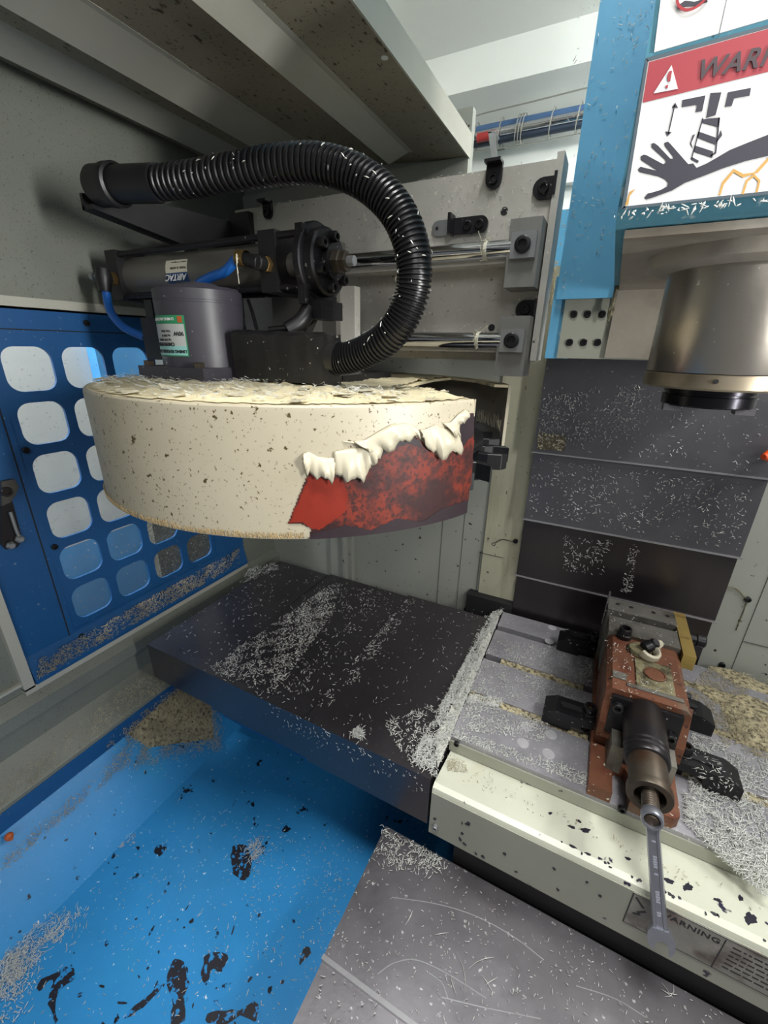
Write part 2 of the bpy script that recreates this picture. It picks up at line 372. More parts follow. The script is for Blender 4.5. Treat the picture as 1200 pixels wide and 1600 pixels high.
def mound(bm, poly, h, res=18):
    """lumpy heap over a convex outline"""
    P = [Vector(p) for p in poly]; c = sum(P, Vector())/len(P); rings = []
    bd = []
    for i in range(len(P)):
        for k in range(4): bd.append(P[i].lerp(P[(i+1) % len(P)], k/4))
    for s in range(6):
        f = 1-s/5.
        if s == 5: rings.append([bm.verts.new(c+Vector((0, 0, h)))]); break
        ring = []
        for p in bd:
            q = c.lerp(p, f*(1+.06*smoothnoise(p.x*20, p.y*20)) if s else f)
            ring.append(bm.verts.new(q+Vector((0, 0, h*(1-f*f)*(.75+.4*smoothnoise(q.x*30, q.y*30))))))
        rings.append(ring)
    n = len(bd)
    for A, Bq in zip(rings, rings[1:]):
        for k in range(n):
            if len(Bq) == 1: bm.faces.new((A[k], A[(k+1) % n], Bq[0]))
            else: bm.faces.new((A[k], A[(k+1) % n], Bq[(k+1) % n], Bq[k]))
    return bm
def blobs(bm, poly3, thick=.0006, up=(0, 0, 1)):
    up = Vector(up)*thick
    a = [bm.verts.new(Vector(p)) for p in poly3]; b = [bm.verts.new(Vector(p)+up) for p in poly3]; n = len(a)
    for t in tessellate_polygon([[v.co for v in b]]): bm.faces.new([b[k] for k in t])
    for k in range(n): bm.faces.new((a[k], a[(k+1) % n], b[(k+1) % n], b[k]))
def ragged(P, n=2):
    """round off an outline and roughen it"""
    P = [Vector(p) for p in P]
    for q in range(n):
        Q = []
        for i in range(len(P)):
            a, b = P[i], P[(i+1) % len(P)]; d = (b-a).length*.12; g = lambda: Vector((rnd.uniform(-d, d), rnd.uniform(-d, d), 0))
            Q += [a.lerp(b, .25)+g(), a.lerp(b, .75)+g()]
        P = Q
    return P
def splat(bm, c, rx, ry, ang, axes=((1, 0, 0), (0, 1, 0)), n=18, rough=.25):
    e1 = Vector(axes[0]); e2 = Vector(axes[1]); c = Vector(c); ph = rnd.random()*9
    pts = []
    for k in range(n):
        t = 2*PI*k/n; q = 1+rough*(math.sin(3*t+ph)+math.sin(5*t+2*ph)+.7*math.sin(9*t+ph*3))/2
        x = math.cos(t)*rx*q; y = math.sin(t)*ry*q
        pts.append(c+e1*(x*math.cos(ang)-y*math.sin(ang))+e2*(x*math.sin(ang)+y*math.cos(ang)))
    blobs(bm, pts, .0006, e1.cross(e2))

# ================================================================== SETTING
# chip pan: flat floor, sloped left flank, lip
ZF = .45
bm = nb()
prism(bm, [(-.90, ZF-.06), (1.3, ZF-.06), (1.3, ZF), (-.785, ZF), (-.90, .602)], 'Y', -.6, 1.06)
floor = struct(obj('floor', bm, m_pan, bevel=.004), 'blue painted chip pan, sloping up at the left, scuffed and littered with shavings')
bm = nb()
for poly in ([(-0.5643,0.3923,0.4502),(-0.5555,0.4029,0.4502),(-0.5313,0.4096,0.4502),(-0.5049,0.3975,0.4502),(-0.4908,0.3748,0.4502),(-0.4887,0.3576,0.4502),(-0.5104,0.354,0.4502),(-0.5391,0.3658,0.4502)],
             [(-0.5154,0.2051,0.4502),(-0.4989,0.2166,0.4502),(-0.4696,0.2006,0.4502),(-0.4493,0.176,0.4502),(-0.4328,0.1599,0.4502),(-0.4571,0.1473,0.4502),(-0.4791,0.1691,0.4502),(-0.5072,0.1857,0.4502)],
             [(-0.6863,0.0974,0.4502),(-0.6792,0.1105,0.4502),(-0.6615,0.115,0.4502),(-0.6495,0.1073,0.4502),(-0.6529,0.0966,0.4502),(-0.6604,0.0882,0.4502),(-0.6434,0.0755,0.4502),(-0.6196,0.0633,0.4502),(-0.6233,0.0614,0.4502),(-0.6726,0.0863,0.4502),(-0.6873,0.0877,0.4502),(-0.6854,0.0709,0.4502),(-0.6947,0.0704,0.4502),(-0.7013,0.0805,0.4502),(-0.6929,0.0885,0.4502)],
             [(-0.4728,0.2371,0.4502),(-0.4468,0.2585,0.4502),(-0.4264,0.2513,0.4502),(-0.4268,0.232,0.4502),(-0.4473,0.2289,0.4502),(-0.4371,0.2084,0.4502),(-0.4535,0.2089,0.4502),(-0.4595,0.2226,0.4502)],
             [(-0.4095,0.1841,0.4502),(-0.3849,0.2026,0.4502),(-0.3597,0.2182,0.4502),(-0.3484,0.2368,0.4502),(-0.3301,0.2293,0.4502),(-0.3314,0.2124,0.4502),(-0.4028,0.1755,0.4502)],
             [(-0.3178,0.3256,0.4502),(-0.3104,0.3355,0.4502),(-0.2976,0.328,0.4502),(-0.3038,0.3149,0.4502),(-0.3058,0.3023,0.4502),(-0.3122,0.3145,0.4502)],
             [(-0.7151,0.3091,0.4502),(-0.7001,0.3332,0.4502),(-0.6869,0.3166,0.4502),(-0.6884,0.2989,0.4502)],
             [(-0.5286,0.1184,0.4502),(-0.5085,0.1714,0.4502),(-0.5034,0.1776,0.4502),(-0.5082,0.154,0.4502),(-0.5172,0.1243,0.4502)]):
    blobs(bm, ragged(poly))
for k in range(110):
    x, y = rnd.gauss(-.44, .11), rnd.gauss(.13, .09)
    if x < -.75 or x > -.24: continue
    e = rnd.random()
    splat(bm, (x, y, ZF), .0015+.004*rnd.random()**2, .0012+.009*e**4, rnd.random()*6, n=9)
obj('bare_spot', bm, m_paintwear, floor, kind='stuff', label='dark chips knocked out of the blue paint')

# left wall: grey sheet above the guard, ledges beneath it
bm = nb()
box(bm, -.965, -.95, -.6, 1.06, 1.556, 1.93)       # upper sheet
wl = struct(obj('wall_left', bm, m_wallgrey), 'grey painted sheet wall above the blue window guard')
bm = nb(); box(bm, -.985, -.95, -.6, .278, .80, 1.556); obj('front_panel', bm, m_wallgrey, wl, bevel=.002)
bm = nb(); box(bm, -.985, -.95, .88, 1.06, .60, 1.556); obj('rear_panel', bm, m_wallgrey, wl, bevel=.002)
bm = nb(); box(bm, -.955, -.935, .262, .280, .838, 1.556); box(bm, -.955, -.935, .262, .882, .828, .842); obj('guard_frame', bm, m_rib, wl, bevel=.002)
bm = nb(); box(bm, -.951, -.942, -.6, .262, .85, .856); box(bm, -.951, -.946, .20, .203, .856, 1.55); obj('panel_seam', bm, m_rib, wl)
bm = nb()
prism(bm, [(-1.0, .83), (-.948, .83), (-.93, .805), (-.93, .775), (-.948, .772), (-.948, .71), (-.90, .65), (-.90, .642), (-1.0, .642)], 'Y', -.6, 1.06)
obj('ledge', bm, m_wallgrey, wl, bevel=.0015)
bm = nb(); prism(bm, [(-1.0, .642), (-.898, .642), (-.898, .598), (-1.0, .598)], 'Y', -.6, 1.06); obj('pan_lip', bm, m_blue, wl, bevel=.002, label='blue lip of the chip pan')
bm = nb(); box(bm, -.95, -.944, -.6, 1.03, 1.552, 1.572); obj('drip_rail', bm, m_rib, wl, bevel=.002)

# blue window guard with rounded openings
YC = [.429, .5265, .625, .7235]; ZC = [1.452-.0975*k for k in range(6)]
def rrect(cy, cz, w, h, r, n=6):
    pts = []
    for (sx, sy, a) in ((1, 1, 0), (-1, 1, 90), (-1, -1, 180), (1, -1, 270)):
        for k in range(n+1):
            t = math.radians(a+90*k/n); pts.append((cy+sx*(w/2-r)+r*math.cos(t), cz+sy*(h/2-r)+r*math.sin(t)))
    return pts
def guard():
    """sheet with a lattice of rounded square holes, each cell stitched to its own outline"""
    bm = nb(); X0, X1 = -.952, -.946
    ys = [.376]+[(YC[i]+YC[i+1])/2 for i in range(3)]+[.776]; zs = [1.505]+[(ZC[i]+ZC[i+1])/2 for i in range(5)]+[.912]
    for i in range(4):
        for j in range(6):
            hole = rrect(YC[i], ZC[j], .080, .0775, .023)
            y0, y1, z1, z0 = ys[i], ys[i+1], zs[j], zs[j+1]
            outer = []
            for (py, pz) in hole:   # project each hole point onto the cell border
                dy, dz = py-YC[i], pz-ZC[j]
                sy = ((y1-YC[i]) if dy > 0 else (YC[i]-y0))/max(abs(dy), 1e-9); sz = ((z1-ZC[j]) if dz > 0 else (ZC[j]-z0))/max(abs(dz), 1e-9)
                s = min(sy, sz); outer.append((YC[i]+dy*s, ZC[j]+dz*s))
            cs = [(y1, z1), (y0, z1), (y0, z0), (y1, z0)]
            n = len(hole)
            hv = [[bm.verts.new((x, p[0], p[1])) for p in hole] for x in (X1, X0)]
            ov = [bm.verts.new((X1, p[0], p[1])) for p in outer]
            cv = [bm.verts.new((X1, c[0], c[1])) for c in cs]
            for k in range(n):
                k2 = (k+1) % n
                bm.faces.new((hv[0][k], hv[0][k2], ov[k2], ov[k]))
                bm.faces.new((hv[0][k], hv[1][k], hv[1][k2], hv[0][k2]))
            for q, c in enumerate(cs):
                k = min(range(n), key=lambda t: abs(outer[t][0]-c[0])+abs(outer[t][1]-c[1]))
                for kk in ((k-1) % n, k):
                    a, b = ov[kk], ov[(kk+1) % n]
                    if abs(outer[kk][0]-outer[(kk+1) % n][0]) > 1e-6 and abs(outer[kk][1]-outer[(kk+1) % n][1]) > 1e-6:
                        bm.faces.new((a, b, cv[q]))
    bmesh.ops.remove_doubles(bm, verts=bm.verts, dist=1e-6)
    return bm
win = struct(obj('window_1', guard(), m_blue), 'blue guard plate with rows of rounded square openings over a clear pane')
bm = nb(); box(bm, -.958, -.944, .280, .376, .842, 1.556); box(bm, -.958, -.944, .776, .882, .842, 1.556)
box(bm, -.958, -.944, .376, .776, 1.505, 1.556); box(bm, -.958, -.944, .376, .776, .842, .912)
obj('window_frame', bm, m_blue, win)
bm = nb(); prism(bm, [(-.944, .905), (-.932, .850), (-.932, .842), (-.944, .842)], 'Y', .282, .88); obj('window_sill', bm, m_blue, win)
bm = nb(); box(bm, -.9445, -.9437, .364, .3665, .86, 1.54); box(bm, -.9445, -.9437, .3665, .80, 1.518, 1.520); obj('guard_seam', bm, m_dark, win)
bm = nb(); box(bm, -.958, -.954, .3765, .7755, .9125, 1.5045); obj('pane', bm, m_glass, win)
bm = nb(); bolt(bm, (-.944, .385, 1.310), (1, 0, 0), .006, .004); s0 = obj('screw', bm, m_oxide, win)
copies('screw', s0, [(0, 0, -.20), (0, 0, -.42), (0, .20, -.42), (0, .42, -.42), (0, -.01, .225), (0, .16, .225), (0, .30, .225)], win)
for k, (py, pz) in enumerate([(.44, 1.317)]):
    pass

# outside the window
out = thing('outside_panel', (-1.6, .6, .45), 'pale wall panel seen through the openings of the blue guard', 'panel')
bm = nb(); box(bm, -1.62, -1.60, -.6, 2.4, .82, 2.3); obj('upper_panel', bm, m_outwhite, out)
bm = nb(); box(bm, -1.62, -1.60, -.6, 2.4, .40, .82); obj('lower_panel', bm, m_outblue, out)
bm = nb(); box(bm, -1.598, -1.55, .905, 1.12, 1.36, 1.75); tag(obj('outside_cabinet', bm, m_outblue, bevel=.01), 'light blue cabinet outside behind the top right openings of the guard', 'cabinet')
bm = nb(); box(bm, -1.29, -1.25, .79, 1.7, .40, .95); tag(obj('outside_tray', bm, m_outfloor, bevel=.01), 'dark gravelly chip tray outside behind the lower right openings', 'tray')

bm = nb(); box(bm, -1.75, -1.0, -.6, 2.4, .36, .40); struct(obj('trim_3', bm, m_dark), 'dark ground outside the guard')
# ceiling hood
bm = nb(); prism(bm, [(-.96, 1.915), (-.335, 1.866), (-.335, 1.876), (-.96, 1.925)], 'Y', -.6, 1.0292)
ceil = struct(obj('ceiling', bm, m_ceil), 'dirty cream sheet hood with ribs and rust specks')
bm = nb(); box(bm, -.95, -.335, 1.022, 1.029, 1.825, 1.868); obj('end_flange', bm, m_rib, ceil)
bm = nb(); box(bm, -.336, -.333, -.6, 1.029, 1.864, 1.905); obj('side_flange', bm, m_rib, ceil)
def rib(xa, xb, z, y1):
    bm = nb(); prism(bm, [(xa, z), (xa, z-.016), (xa+.003, z-.018), (xb, z-.004), (xb+.010, z-.004), (xb+.010, z)], 'Y', -.6, y1)
    o = obj('rib', bm, m_rib, ceil)
    bm = nb()
    for k in range(5): lathe(bm, (xb+.010, y1-.06-.13*k, z-.003), (0, 0, -1), [(.005, 0), (.004, .002), (0, .003)], 8)
    return o
rib(-.496, -.449, 1.878, .975); rib(-.735, -.66, 1.894, 1.015); rib(-.885, -.82, 1.908, 1.02)
bm = nb(); cyl(bm, [(-0.3483,0.6706,1.866)][0], Vector([(-0.3483,0.6706,1.866)][0])+Vector((0, 0, .012)), .005, 14); obj('hole_plug', bm, m_white, ceil)

# back wall and pillar
bm = nb(); box(bm, -.96, -.335, 1.03, 1.05, .40, 1.95); wb = struct(obj('wall_back', bm, m_back), 'grey sheet wall behind the drum')
bm = nb(); box(bm, -.335, -.20, 1.03, 1.05, .40, 1.50); obj('lower_sheet', bm, m_back, wb)
bm = nb(); box(bm, -.215, -.118, 1.024, 1.05, .40, 1.66); obj('pillar', bm, m_pillar, wb, bevel=.002, label='stained cream pillar beside the column cover')
bm = nb(); box(bm, .30, 1.2, 1.024, 1.05, .40, 1.8); obj('right_sheet', bm, m_back, wb)
bm = nb(); box(bm, .3625, .3635, 1.0225, 1.025, .6, 1.5); box(bm, .43, .4315, 1.0225, 1.025, .83, .92); box(bm, .364, .43, 1.0225, 1.025, .92, .9215); box(bm, -.2745, -.2738, 1.0285, 1.031, .4, 1.2); box(bm, -.3345, -.3338, 1.0285, 1.031, .4, 1.4)
box(bm, -.223, -.2215, 1.0285, 1.031, .84, .99); box(bm, -.223, -.16, 1.0225, 1.031, .99, .9915); obj('sheet_seam', bm, m_seam, wb)
bm = nb(); box(bm, -.70, -.62, 1.015, 1.03, .6, 1.5); box(bm, -.645, -.635, 1.0, 1.03, .6, 1.5); obj('corner_channel', bm, m_back, wb, bevel=.003)
bm = nb(); bolt(bm, [(-0.1895,1.03,1.0235)][0], (0, -1, 0), .006, .006); b0 = obj('bolt', bm, m_oxide, wb)
for q in ([(-0.135,1.024,1.046)][0], [(-0.193,1.03,0.8483)][0], [(-0.244,1.03,0.802)][0], [(0.3448,1.024,1.0214)][0], [(0.3445,1.024,0.8495)][0]):
    bm = nb(); bolt(bm, q, (0, -1, 0), .006, .006); obj('bolt', bm, m_oxide, wb)
bm = nb(); tube(bm, smooth_path([(-0.1846,1.02,1.0306),(-0.1679,1.02,1.0437),(-0.1436,1.02,1.0438),(-0.1344,1.02,1.0477)], 14), .0012, 6); obj('cord', bm, m_gunend, wb)
bm = nb(); tube(bm, smooth_path([(0.292,1.02,1.0406),(0.3194,1.02,1.0409),(0.336,1.02,1.0272),(0.3435,1.02,1.0232)], 14), .0016, 6); tube(bm, smooth_path([(0.3449,1.022,1.0194),(0.3455,1.022,0.9845),(0.3452,1.022,0.9433)], 10), .001, 6); obj('drip', bm, m_grime, wb)
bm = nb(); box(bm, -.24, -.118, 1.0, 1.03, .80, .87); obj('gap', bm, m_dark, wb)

# white rear enclosure seen over the plate
bm = nb(); box(bm, -1.2, 1.2, 1.40, 1.42, 1.0, 2.06); wr = struct(obj('wall_rear', bm, m_white), 'white sheet at the back of the enclosure')
bm = nb(); prism(bm, [(1.40, 2.06), (1.30, 2.10), (1.30, 2.18), (1.05, 2.26), (1.05, 2.29), (1.42, 2.29)], 'X', -1.2, 1.2); obj('cross_beam', bm, m_white, wr, bevel=.006, seg=2)
bm = nb(); prism(bm, [(-.80, 2.20), (-.655, 2.15), (-.63, 2.16), (-.575, 2.30), (-.575, 2.34), (-.80, 2.34)], 'Y', .2, 1.29); obj('roof_duct', bm, m_white, wr, bevel=.006, seg=2)
bm = nb(); box(bm, -1.2, -.1, .2, 1.42, 2.33, 2.35); obj('roof_sheet', bm, m_white, wr)
bm = nb(); box(bm, -.25, -.10, 1.2, 1.22, 1.45, 1.80); obj('lower_blue_sheet', bm, m_bluehead, wr)
bm = nb(); box(bm, -.4, .3, 1.385, 1.40, 1.62, 1.655); box(bm, -.6, .3, 1.37, 1.40, 1.90, 1.935); obj('rail', bm, m_white, wr, bevel=.004)
bm = nb(); box(bm, -.21, -.205, 1.10, 1.14, 1.47, 1.52); obj('white_slip', bm, m_white, wr)

# ================================================================== COLUMN WAY COVER (telescopic panels)
cc = thing('column_way_cover', (.09, 1.0, .80), 'dark steel telescopic cover on the column behind the vise, four overlapping panels', 'way cover')
for k, (z1, z0, y) in enumerate([(1.487, 1.287, .985), (1.292, 1.121, .993), (1.126, .963, 1.001), (.968, .76, 1.009)]):
    bm = nb(); box(bm, -.121+.001*k, .301-.001*k, y, 1.022, z0, z1)
    obj('panel', bm, m_cover if k < 2 else m_cover2, cc, bevel=.0012)
    if k < 3: bm = nb(); box(bm, -.1235, .3035, y-.0035, y+.004, z0-.0015, z0+.0015); obj('panel_lip_highlight', bm, m_glint_scratch, cc, bevel=.0006)  # bright strip paints the highlight line along the panel's lower edge
hp = [(-0.1157,0.984,1.3309),(-0.0574,0.984,1.3299),(-0.0558,0.984,1.2965),(-0.1131,0.984,1.2939)]
bm = nb(); prism(bm, [(p[0], p[2]) for p in hp], 'Y', .9835, .9850); obj('chip_packed_notch', bm, m_notch, cc, label='square notch packed with shavings')
orn = nb(); lathe(orn, [(0.2769,0.95,1.3358)][0], (-.6, -.5, -.1), [(.011, -.03), (.011, 0), (.0085, .006), (.005, .014), (0, .014)], 14)
tag(obj('coolant_nozzle', orn, m_orange, smooth=True), 'orange plastic nozzle tip at the right edge before the column cover', 'nozzle')

# ================================================================== SPINDLE HEAD
hd = thing('spindle_head', (.10, .6, 1.44), 'blue machine spindle head with warning signs and steel spindle', 'spindle head')
bm = nb(); prism(bm, [(.450, 1.632), (.458, 1.612), (.474, 1.602), (.865, 1.600), (.865, 2.30), (.450, 2.30)], 'X', -.018, .245)
obj('head_casting', bm, m_teal, hd, bevel=.006, seg=3, smooth=True)
bm = nb(); box(bm, -.010, .238, .485, .862, 1.594, 1.6005); obj('underside_plate', bm, m_under, hd, bevel=.003)
bm = nb(); tube(bm, smooth_path([(-.016, .855, 1.64), (-.014, .853, 1.60), (-.015, .852, 1.57), (-.017, .853, 1.545)], 12), [.002]*4+[.003]*5+[.005, .004, .002, .001], 8); obj('grime_bead', bm, m_grime, hd)
bm = nb(); box(bm, -.105, -.012, .856, .864, 1.583, 2.30); obj('blue_side_cover', bm, m_bluehead, hd, bevel=.0015, label='flat blue sheet cover left of the casting')
bm = nb(); box(bm, -.111, -.074, .872, .90, 1.487, 1.62); obj('lower_blue_cover', bm, m_bluehead, hd, bevel=.002)
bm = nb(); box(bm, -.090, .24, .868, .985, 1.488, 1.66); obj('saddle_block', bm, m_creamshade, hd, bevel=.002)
bm = nb(); box(bm, -.012, .24, .862, .869, 1.490, 1.60); obj('saddle_plate', bm, m_under, hd, bevel=.002)
for q in [(-0.0726,0.868,1.5599),(-0.0511,0.868,1.5596),(-0.0282,0.868,1.5593),(-0.0723,0.868,1.5145),(-0.0493,0.868,1.5147),(-0.0269,0.868,1.515)]:
    bm = nb(); bolt(bm, q, (0, -1, 0), .0062, .003); obj('screw', bm, m_oxide, hd)
sx, sy = .1035, .60
bm = nb(); lathe(bm, (sx, sy, 1.597), (0, 0, -1), [(0, 0), (.087, 0), (.087, .012), (.085, .015), (.074, .019), (0, .019)], 64); obj('spindle_flange', bm, m_under, hd, smooth=True)
bm = nb(); lathe(bm, (sx, sy, 1.578), (0, 0, -1), [(.0655, 0), (.0655, .096), (.0650, .0968), (.0645, .0973)], 64); obj('spindle_housing', bm, m_spindle, hd, smooth=True)
bm = nb(); lathe(bm, (sx, sy, 1.4805), (0, 0, -1), [(.0655, 0), (.0662, .001), (.0662, .0135), (.064, .0155), (0, .0155)], 64); obj('spindle_end_ring', bm, m_spindlebot, hd, smooth=True)
bm = nb(); cyl(bm, (sx-.008, sy-.0652, 1.4745), (sx-.008, sy-.0667, 1.4745), .0022, 12); obj('ring_hole', bm, m_dark, hd)
bm = nb(); lathe(bm, (sx, sy, 1.465), (0, 0, -1), [(0, 0), (.043, 0), (.043, .005), (.041, .0055), (.041, .0075), (.0435, .008), (.0435, .018), (.042, .0195), (.024, .0195), (.018, -.01+.0195), (0, .0095)], 48); obj('spindle_nose', bm, m_nose, hd, smooth=True)
for s in (-1, 1):
    bm = nb(); box(bm, sx+s*.033-.0085, sx+s*.033+.0085, sy-.009-.012, sy+.009-.012, 1.4395, 1.447); obj('drive_key', bm, m_steel2, hd, bevel=.001)
# warning sign (flat print on the head front)
YS = .4497
def flat(name, polys, mat, layer, parent):
    bm = nb()
    for p in polys: prism(bm, p, 'Y', YS-.0004*layer, YS-.0004*(layer-1))
    return obj(name, bm, mat, parent)
sg = obj('warning_sign', prism(nb(), [(-0.016,1.6994),(0.081,1.7033),(0.1227,1.6082),(-0.0132,1.6087)], 'Y', .4490, .4502), m_sign, hd, label='red and white warning sign with a hand beneath a cutter')
flat('sign_border', [[(-0.0175,1.7008),(0.0813,1.7044),(0.0824,1.7027),(-0.0158,1.6986)], [(-0.0175,1.7008),(-0.0155,1.6993),(-0.0123,1.6086),(-0.0149,1.6076)], [(-0.0149,1.6076),(-0.0134,1.6096),(0.1223,1.6093),(0.1237,1.607)]], m_signframe, 2.2, sg)
flat('red_band', [[(-0.0149,1.6981),(0.0813,1.7023),(0.0912,1.6798),(-0.0141,1.6749)]], m_signred, 2.4, sg)
flat('warning_triangle', [[(0.0002,1.6933),(0.0074,1.6788),(-0.0079,1.679)]], m_inklight, 3.2, sg)
flat('exclamation_mark', [[(-0.0006,1.6899),(0.0013,1.6899),(0.0015,1.6842),(-0.0001,1.6841),(-0.0013,1.6876)], [(-0.0009,1.6821),(0.0007,1.6822),(0.0007,1.6804),(-0.001,1.6807)]], m_signred, 4.2, sg)
wp = [(0.0166,0.4495,1.6813),(0.0584,0.4495,1.6813)]
text('warning_lettering', 'WARNING', .0150, (wp[0][0], .4482, wp[0][2]+.0005), (1, 0, 0), (0, 0, 1), m_signletter, sg, shear=.22, bold=.0003, spacing=1.06)
hand = [(0,1.6141),(0.0017,1.6165),(0.0051,1.6169),(0.0105,1.6179),(0.0139,1.6196),(0.0142,1.622),(0.0121,1.6243),(0.0072,1.6269),(-0.0067,1.6315),(-0.0084,1.6334),(-0.007,1.6348),(-0.0036,1.6336),(0.0061,1.6303),(-0.0075,1.6393),(-0.0083,1.6415),(-0.0064,1.6424),(-0.0045,1.6417),(0.0081,1.6344),(0.0097,1.635),(0.0092,1.637),(-0.0021,1.6465),(-0.0026,1.6486),(-0.0009,1.6487),(0.002,1.6467),(0.012,1.6374),(0.0138,1.6368),(0.0139,1.6384),(0.0068,1.646),(0.006,1.6477),(0.008,1.6482),(0.0099,1.6467),(0.0247,1.6322),(0.0279,1.6322),(0.0306,1.6291),(0.0365,1.631),(0.042,1.6337),(0.0487,1.6372),(0.0573,1.6397),(0.069,1.6429),(0.0974,1.649),(0.1053,1.6336),(0.0724,1.6306),(0.0601,1.6293),(0.0476,1.6268),(0.0367,1.6236),(0.0253,1.6206),(0.018,1.6167),(0.0059,1.6135),(0.0017,1.6127)]
flat('hand_symbol', [hand], m_signdark, 2.6, sg)
flat('cutter_symbol', [[(0.0118,1.6718),(0.0257,1.6719),(0.0259,1.6632),(0.0217,1.6632),(0.0218,1.6675),(0.0124,1.6677)], [(0.0285,1.6728),(0.035,1.6719),(0.0348,1.6595),(0.0293,1.6586)],
                       [(0.0389,1.6712),(0.0518,1.6712),(0.0522,1.6671),(0.0435,1.6672),(0.0432,1.6631),(0.0391,1.6631)],
                       [(0.0275,1.6582),(0.0375,1.6576),(0.0382,1.6521),(0.0272,1.6564)], [(0.0264,1.6514),(0.0386,1.6458),(0.0388,1.642),(0.0261,1.6481)],
                       [(0.0265,1.6431),(0.0386,1.6379),(0.0392,1.6341),(0.0261,1.6397)], [(0.0261,1.6363),(0.0312,1.6333),(0.0307,1.6322),(0.0256,1.6352)], [(0.0269,1.659),(0.0277,1.6589),(0.0264,1.6351),(0.0256,1.6352)], [(0.0369,1.657),(0.0379,1.6576),(0.0409,1.6365),(0.0375,1.6347),(0.0376,1.6358),(0.0399,1.6374)]], m_signdark, 2.6, sg)
flat('travel_arrow', [[(0.0071,1.6697),(0.008,1.6696),(0.0077,1.6528),(0.0069,1.6529)], [(0.0076,1.6711),(0.01,1.6678),(0.0061,1.6688)], [(0.0071,1.6517),(0.0052,1.6547),(0.0092,1.6537)],
                      [(0.0233,1.6496),(0.0248,1.6501),(0.0236,1.645),(0.0251,1.6422),(0.0228,1.6452)], [(0.0402,1.65),(0.0418,1.6468),(0.0388,1.642),(0.0395,1.6468)]], m_signdark, 2.6, sg)
for q in ([(0.0482,1.6104),(0.0488,1.6111),(0.049,1.6182),(0.054,1.6256),(0.0606,1.6217),(0.0669,1.6217),(0.0726,1.6298),(0.0732,1.6275),(0.0691,1.6214),(0.0608,1.6194),(0.0546,1.6233),(0.0505,1.6168),(0.0502,1.6102)],
          [(0.0628,1.6092),(0.0632,1.6176),(0.0671,1.6209),(0.0719,1.6165),(0.0723,1.6096),(0.071,1.609),(0.0706,1.6159),(0.0672,1.619),(0.0645,1.6167),(0.0643,1.609)],
          [(-0.013,1.61),(-0.0113,1.6192),(-0.0079,1.6205),(-0.0107,1.6166),(-0.0104,1.6106)]): flat('rust_stain', [q], m_signrust, 2.5, sg)
sg2 = obj('upper_sign', prism(nb(), [(-0.016,1.7448),(0.0683,1.7457),(0.0794,1.7078),(-0.0128,1.7033)], 'Y', .4490, .4502), m_sign, hd, label='white sign with a red prohibition ring')
cpx = [(0.005,0.4495,1.7313),(0.0165,0.4495,1.7285)]; rc = abs(cpx[1][0]-cpx[0][0])*.93
bm = nb(); lathe(bm, (cpx[0][0], .4482, cpx[0][2]), (0, -1, 0), [(rc, 0), (rc, .0004), (rc*.86, .0004), (rc*.86, 0)], 48)
obj('prohibition_ring', bm, m_signround, sg2)
flat('glove_symbol', [[(-0.0023,1.726),(0.0004,1.7273),(0.0065,1.7252),(0.0133,1.7255),(0.0142,1.7233),(0.0081,1.7229),(-0.0004,1.7242)], [(-0.0037,1.7256),(-0.0023,1.726),(-0.001,1.7237),(-0.0029,1.7238)]], m_signdark, 2.5, sg2)
flat('sign_divider', [[(0.0251,1.7251),(0.0254,1.725),(0.0257,1.7033),(0.0253,1.7033)]], m_signframe, 2.5, sg2)
bm = nb()
for q in [(0.0466,0.4485,1.6604)]: lathe(bm, q, (0, -1, 0), [(.0022, 0), (.0015, .002), (0, .0024)], 8)
chips('shavings', None, [S([(-0.0197,0.4485,1.6061),(0.079,0.4485,1.6056),(0.0801,0.4485,1.6016),(-0.0195,0.4485,1.6003)], 60, .002, .007, jit=.002), S([(-0.1377,0.8545,1.9664),(-0.0301,0.8545,1.9406),(-0.0252,0.8545,1.7066),(-0.0686,0.8545,1.5893),(-0.1056,0.8545,1.5855)], 160, .003, .008)], parent=hd)

# ================================================================== TABLE WAY COVER (left)
wc = thing('table_way_cover', (-.5, .70, .72), 'dark steel box-shaped way cover left of the machine table, strewn with shavings', 'way cover')
for k, (x0, x1, t) in enumerate([(-.392, -.139, 0.), (-.652, -.388, .003), (-.848, -.648, .006)]):
    bm = nb(); box(bm, x0, x1, .463+t*.8, .945-t, .742-t*.3+.004*k, .850-t)
    obj('cover_segment', bm, m_steel, wc, bevel=.004, seg=3, smooth=True)
bm = nb(); box(bm, -.845, -.66, .715, .93, .8435, .8455); obj('rear_fold', bm, m_steel, wc)
bm = nb(); box(bm, -.80, -.20, .60, .93, .52, .742); struct(obj('trim_1', bm, m_base, bevel=.01), 'blue base casting in the dark under the way cover')

# ================================================================== TABLE
tb = thing('machine_table', (.2, .77, .70), 'grey steel T-slot machine table carrying the rusty vise', 'table')
def tslots():
    ys = [.672, .798, .916]; prof = [(.557, .79), (.557, .85)]
    for y in ys: prof += [(y-.0095, .85), (y-.0095, .832), (y-.016, .832), (y-.016, .818), (y+.016, .818), (y+.016, .832), (y+.0095, .832), (y+.0095, .85)]
    return prof+[(.992, .85), (.992, .79)]
bm = nb(); prism(bm, tslots(), 'X', -.136, 1.0); obj('tabletop', bm, m_table, tb, bevel=.0012)
for q in [(-0.0121,0.9215,0.8502),(-0.0116,0.9809,0.8502),(0.0271,0.9843,0.8502),(-0.019,0.6424,0.8502),(0.0245,0.6451,0.8502),(-0.0179,0.6031,0.8502),(0.0254,0.6017,0.8502)]:
    bm = nb(); lathe(bm, q, (0, 0, 1), [(.0104, 0), (.0104, .0002), (.0098, .0003), (.0094, -.0002+.0003), (.0090, .0006), (0, .0006)], 20); obj('plug', bm, m_plug, tb)
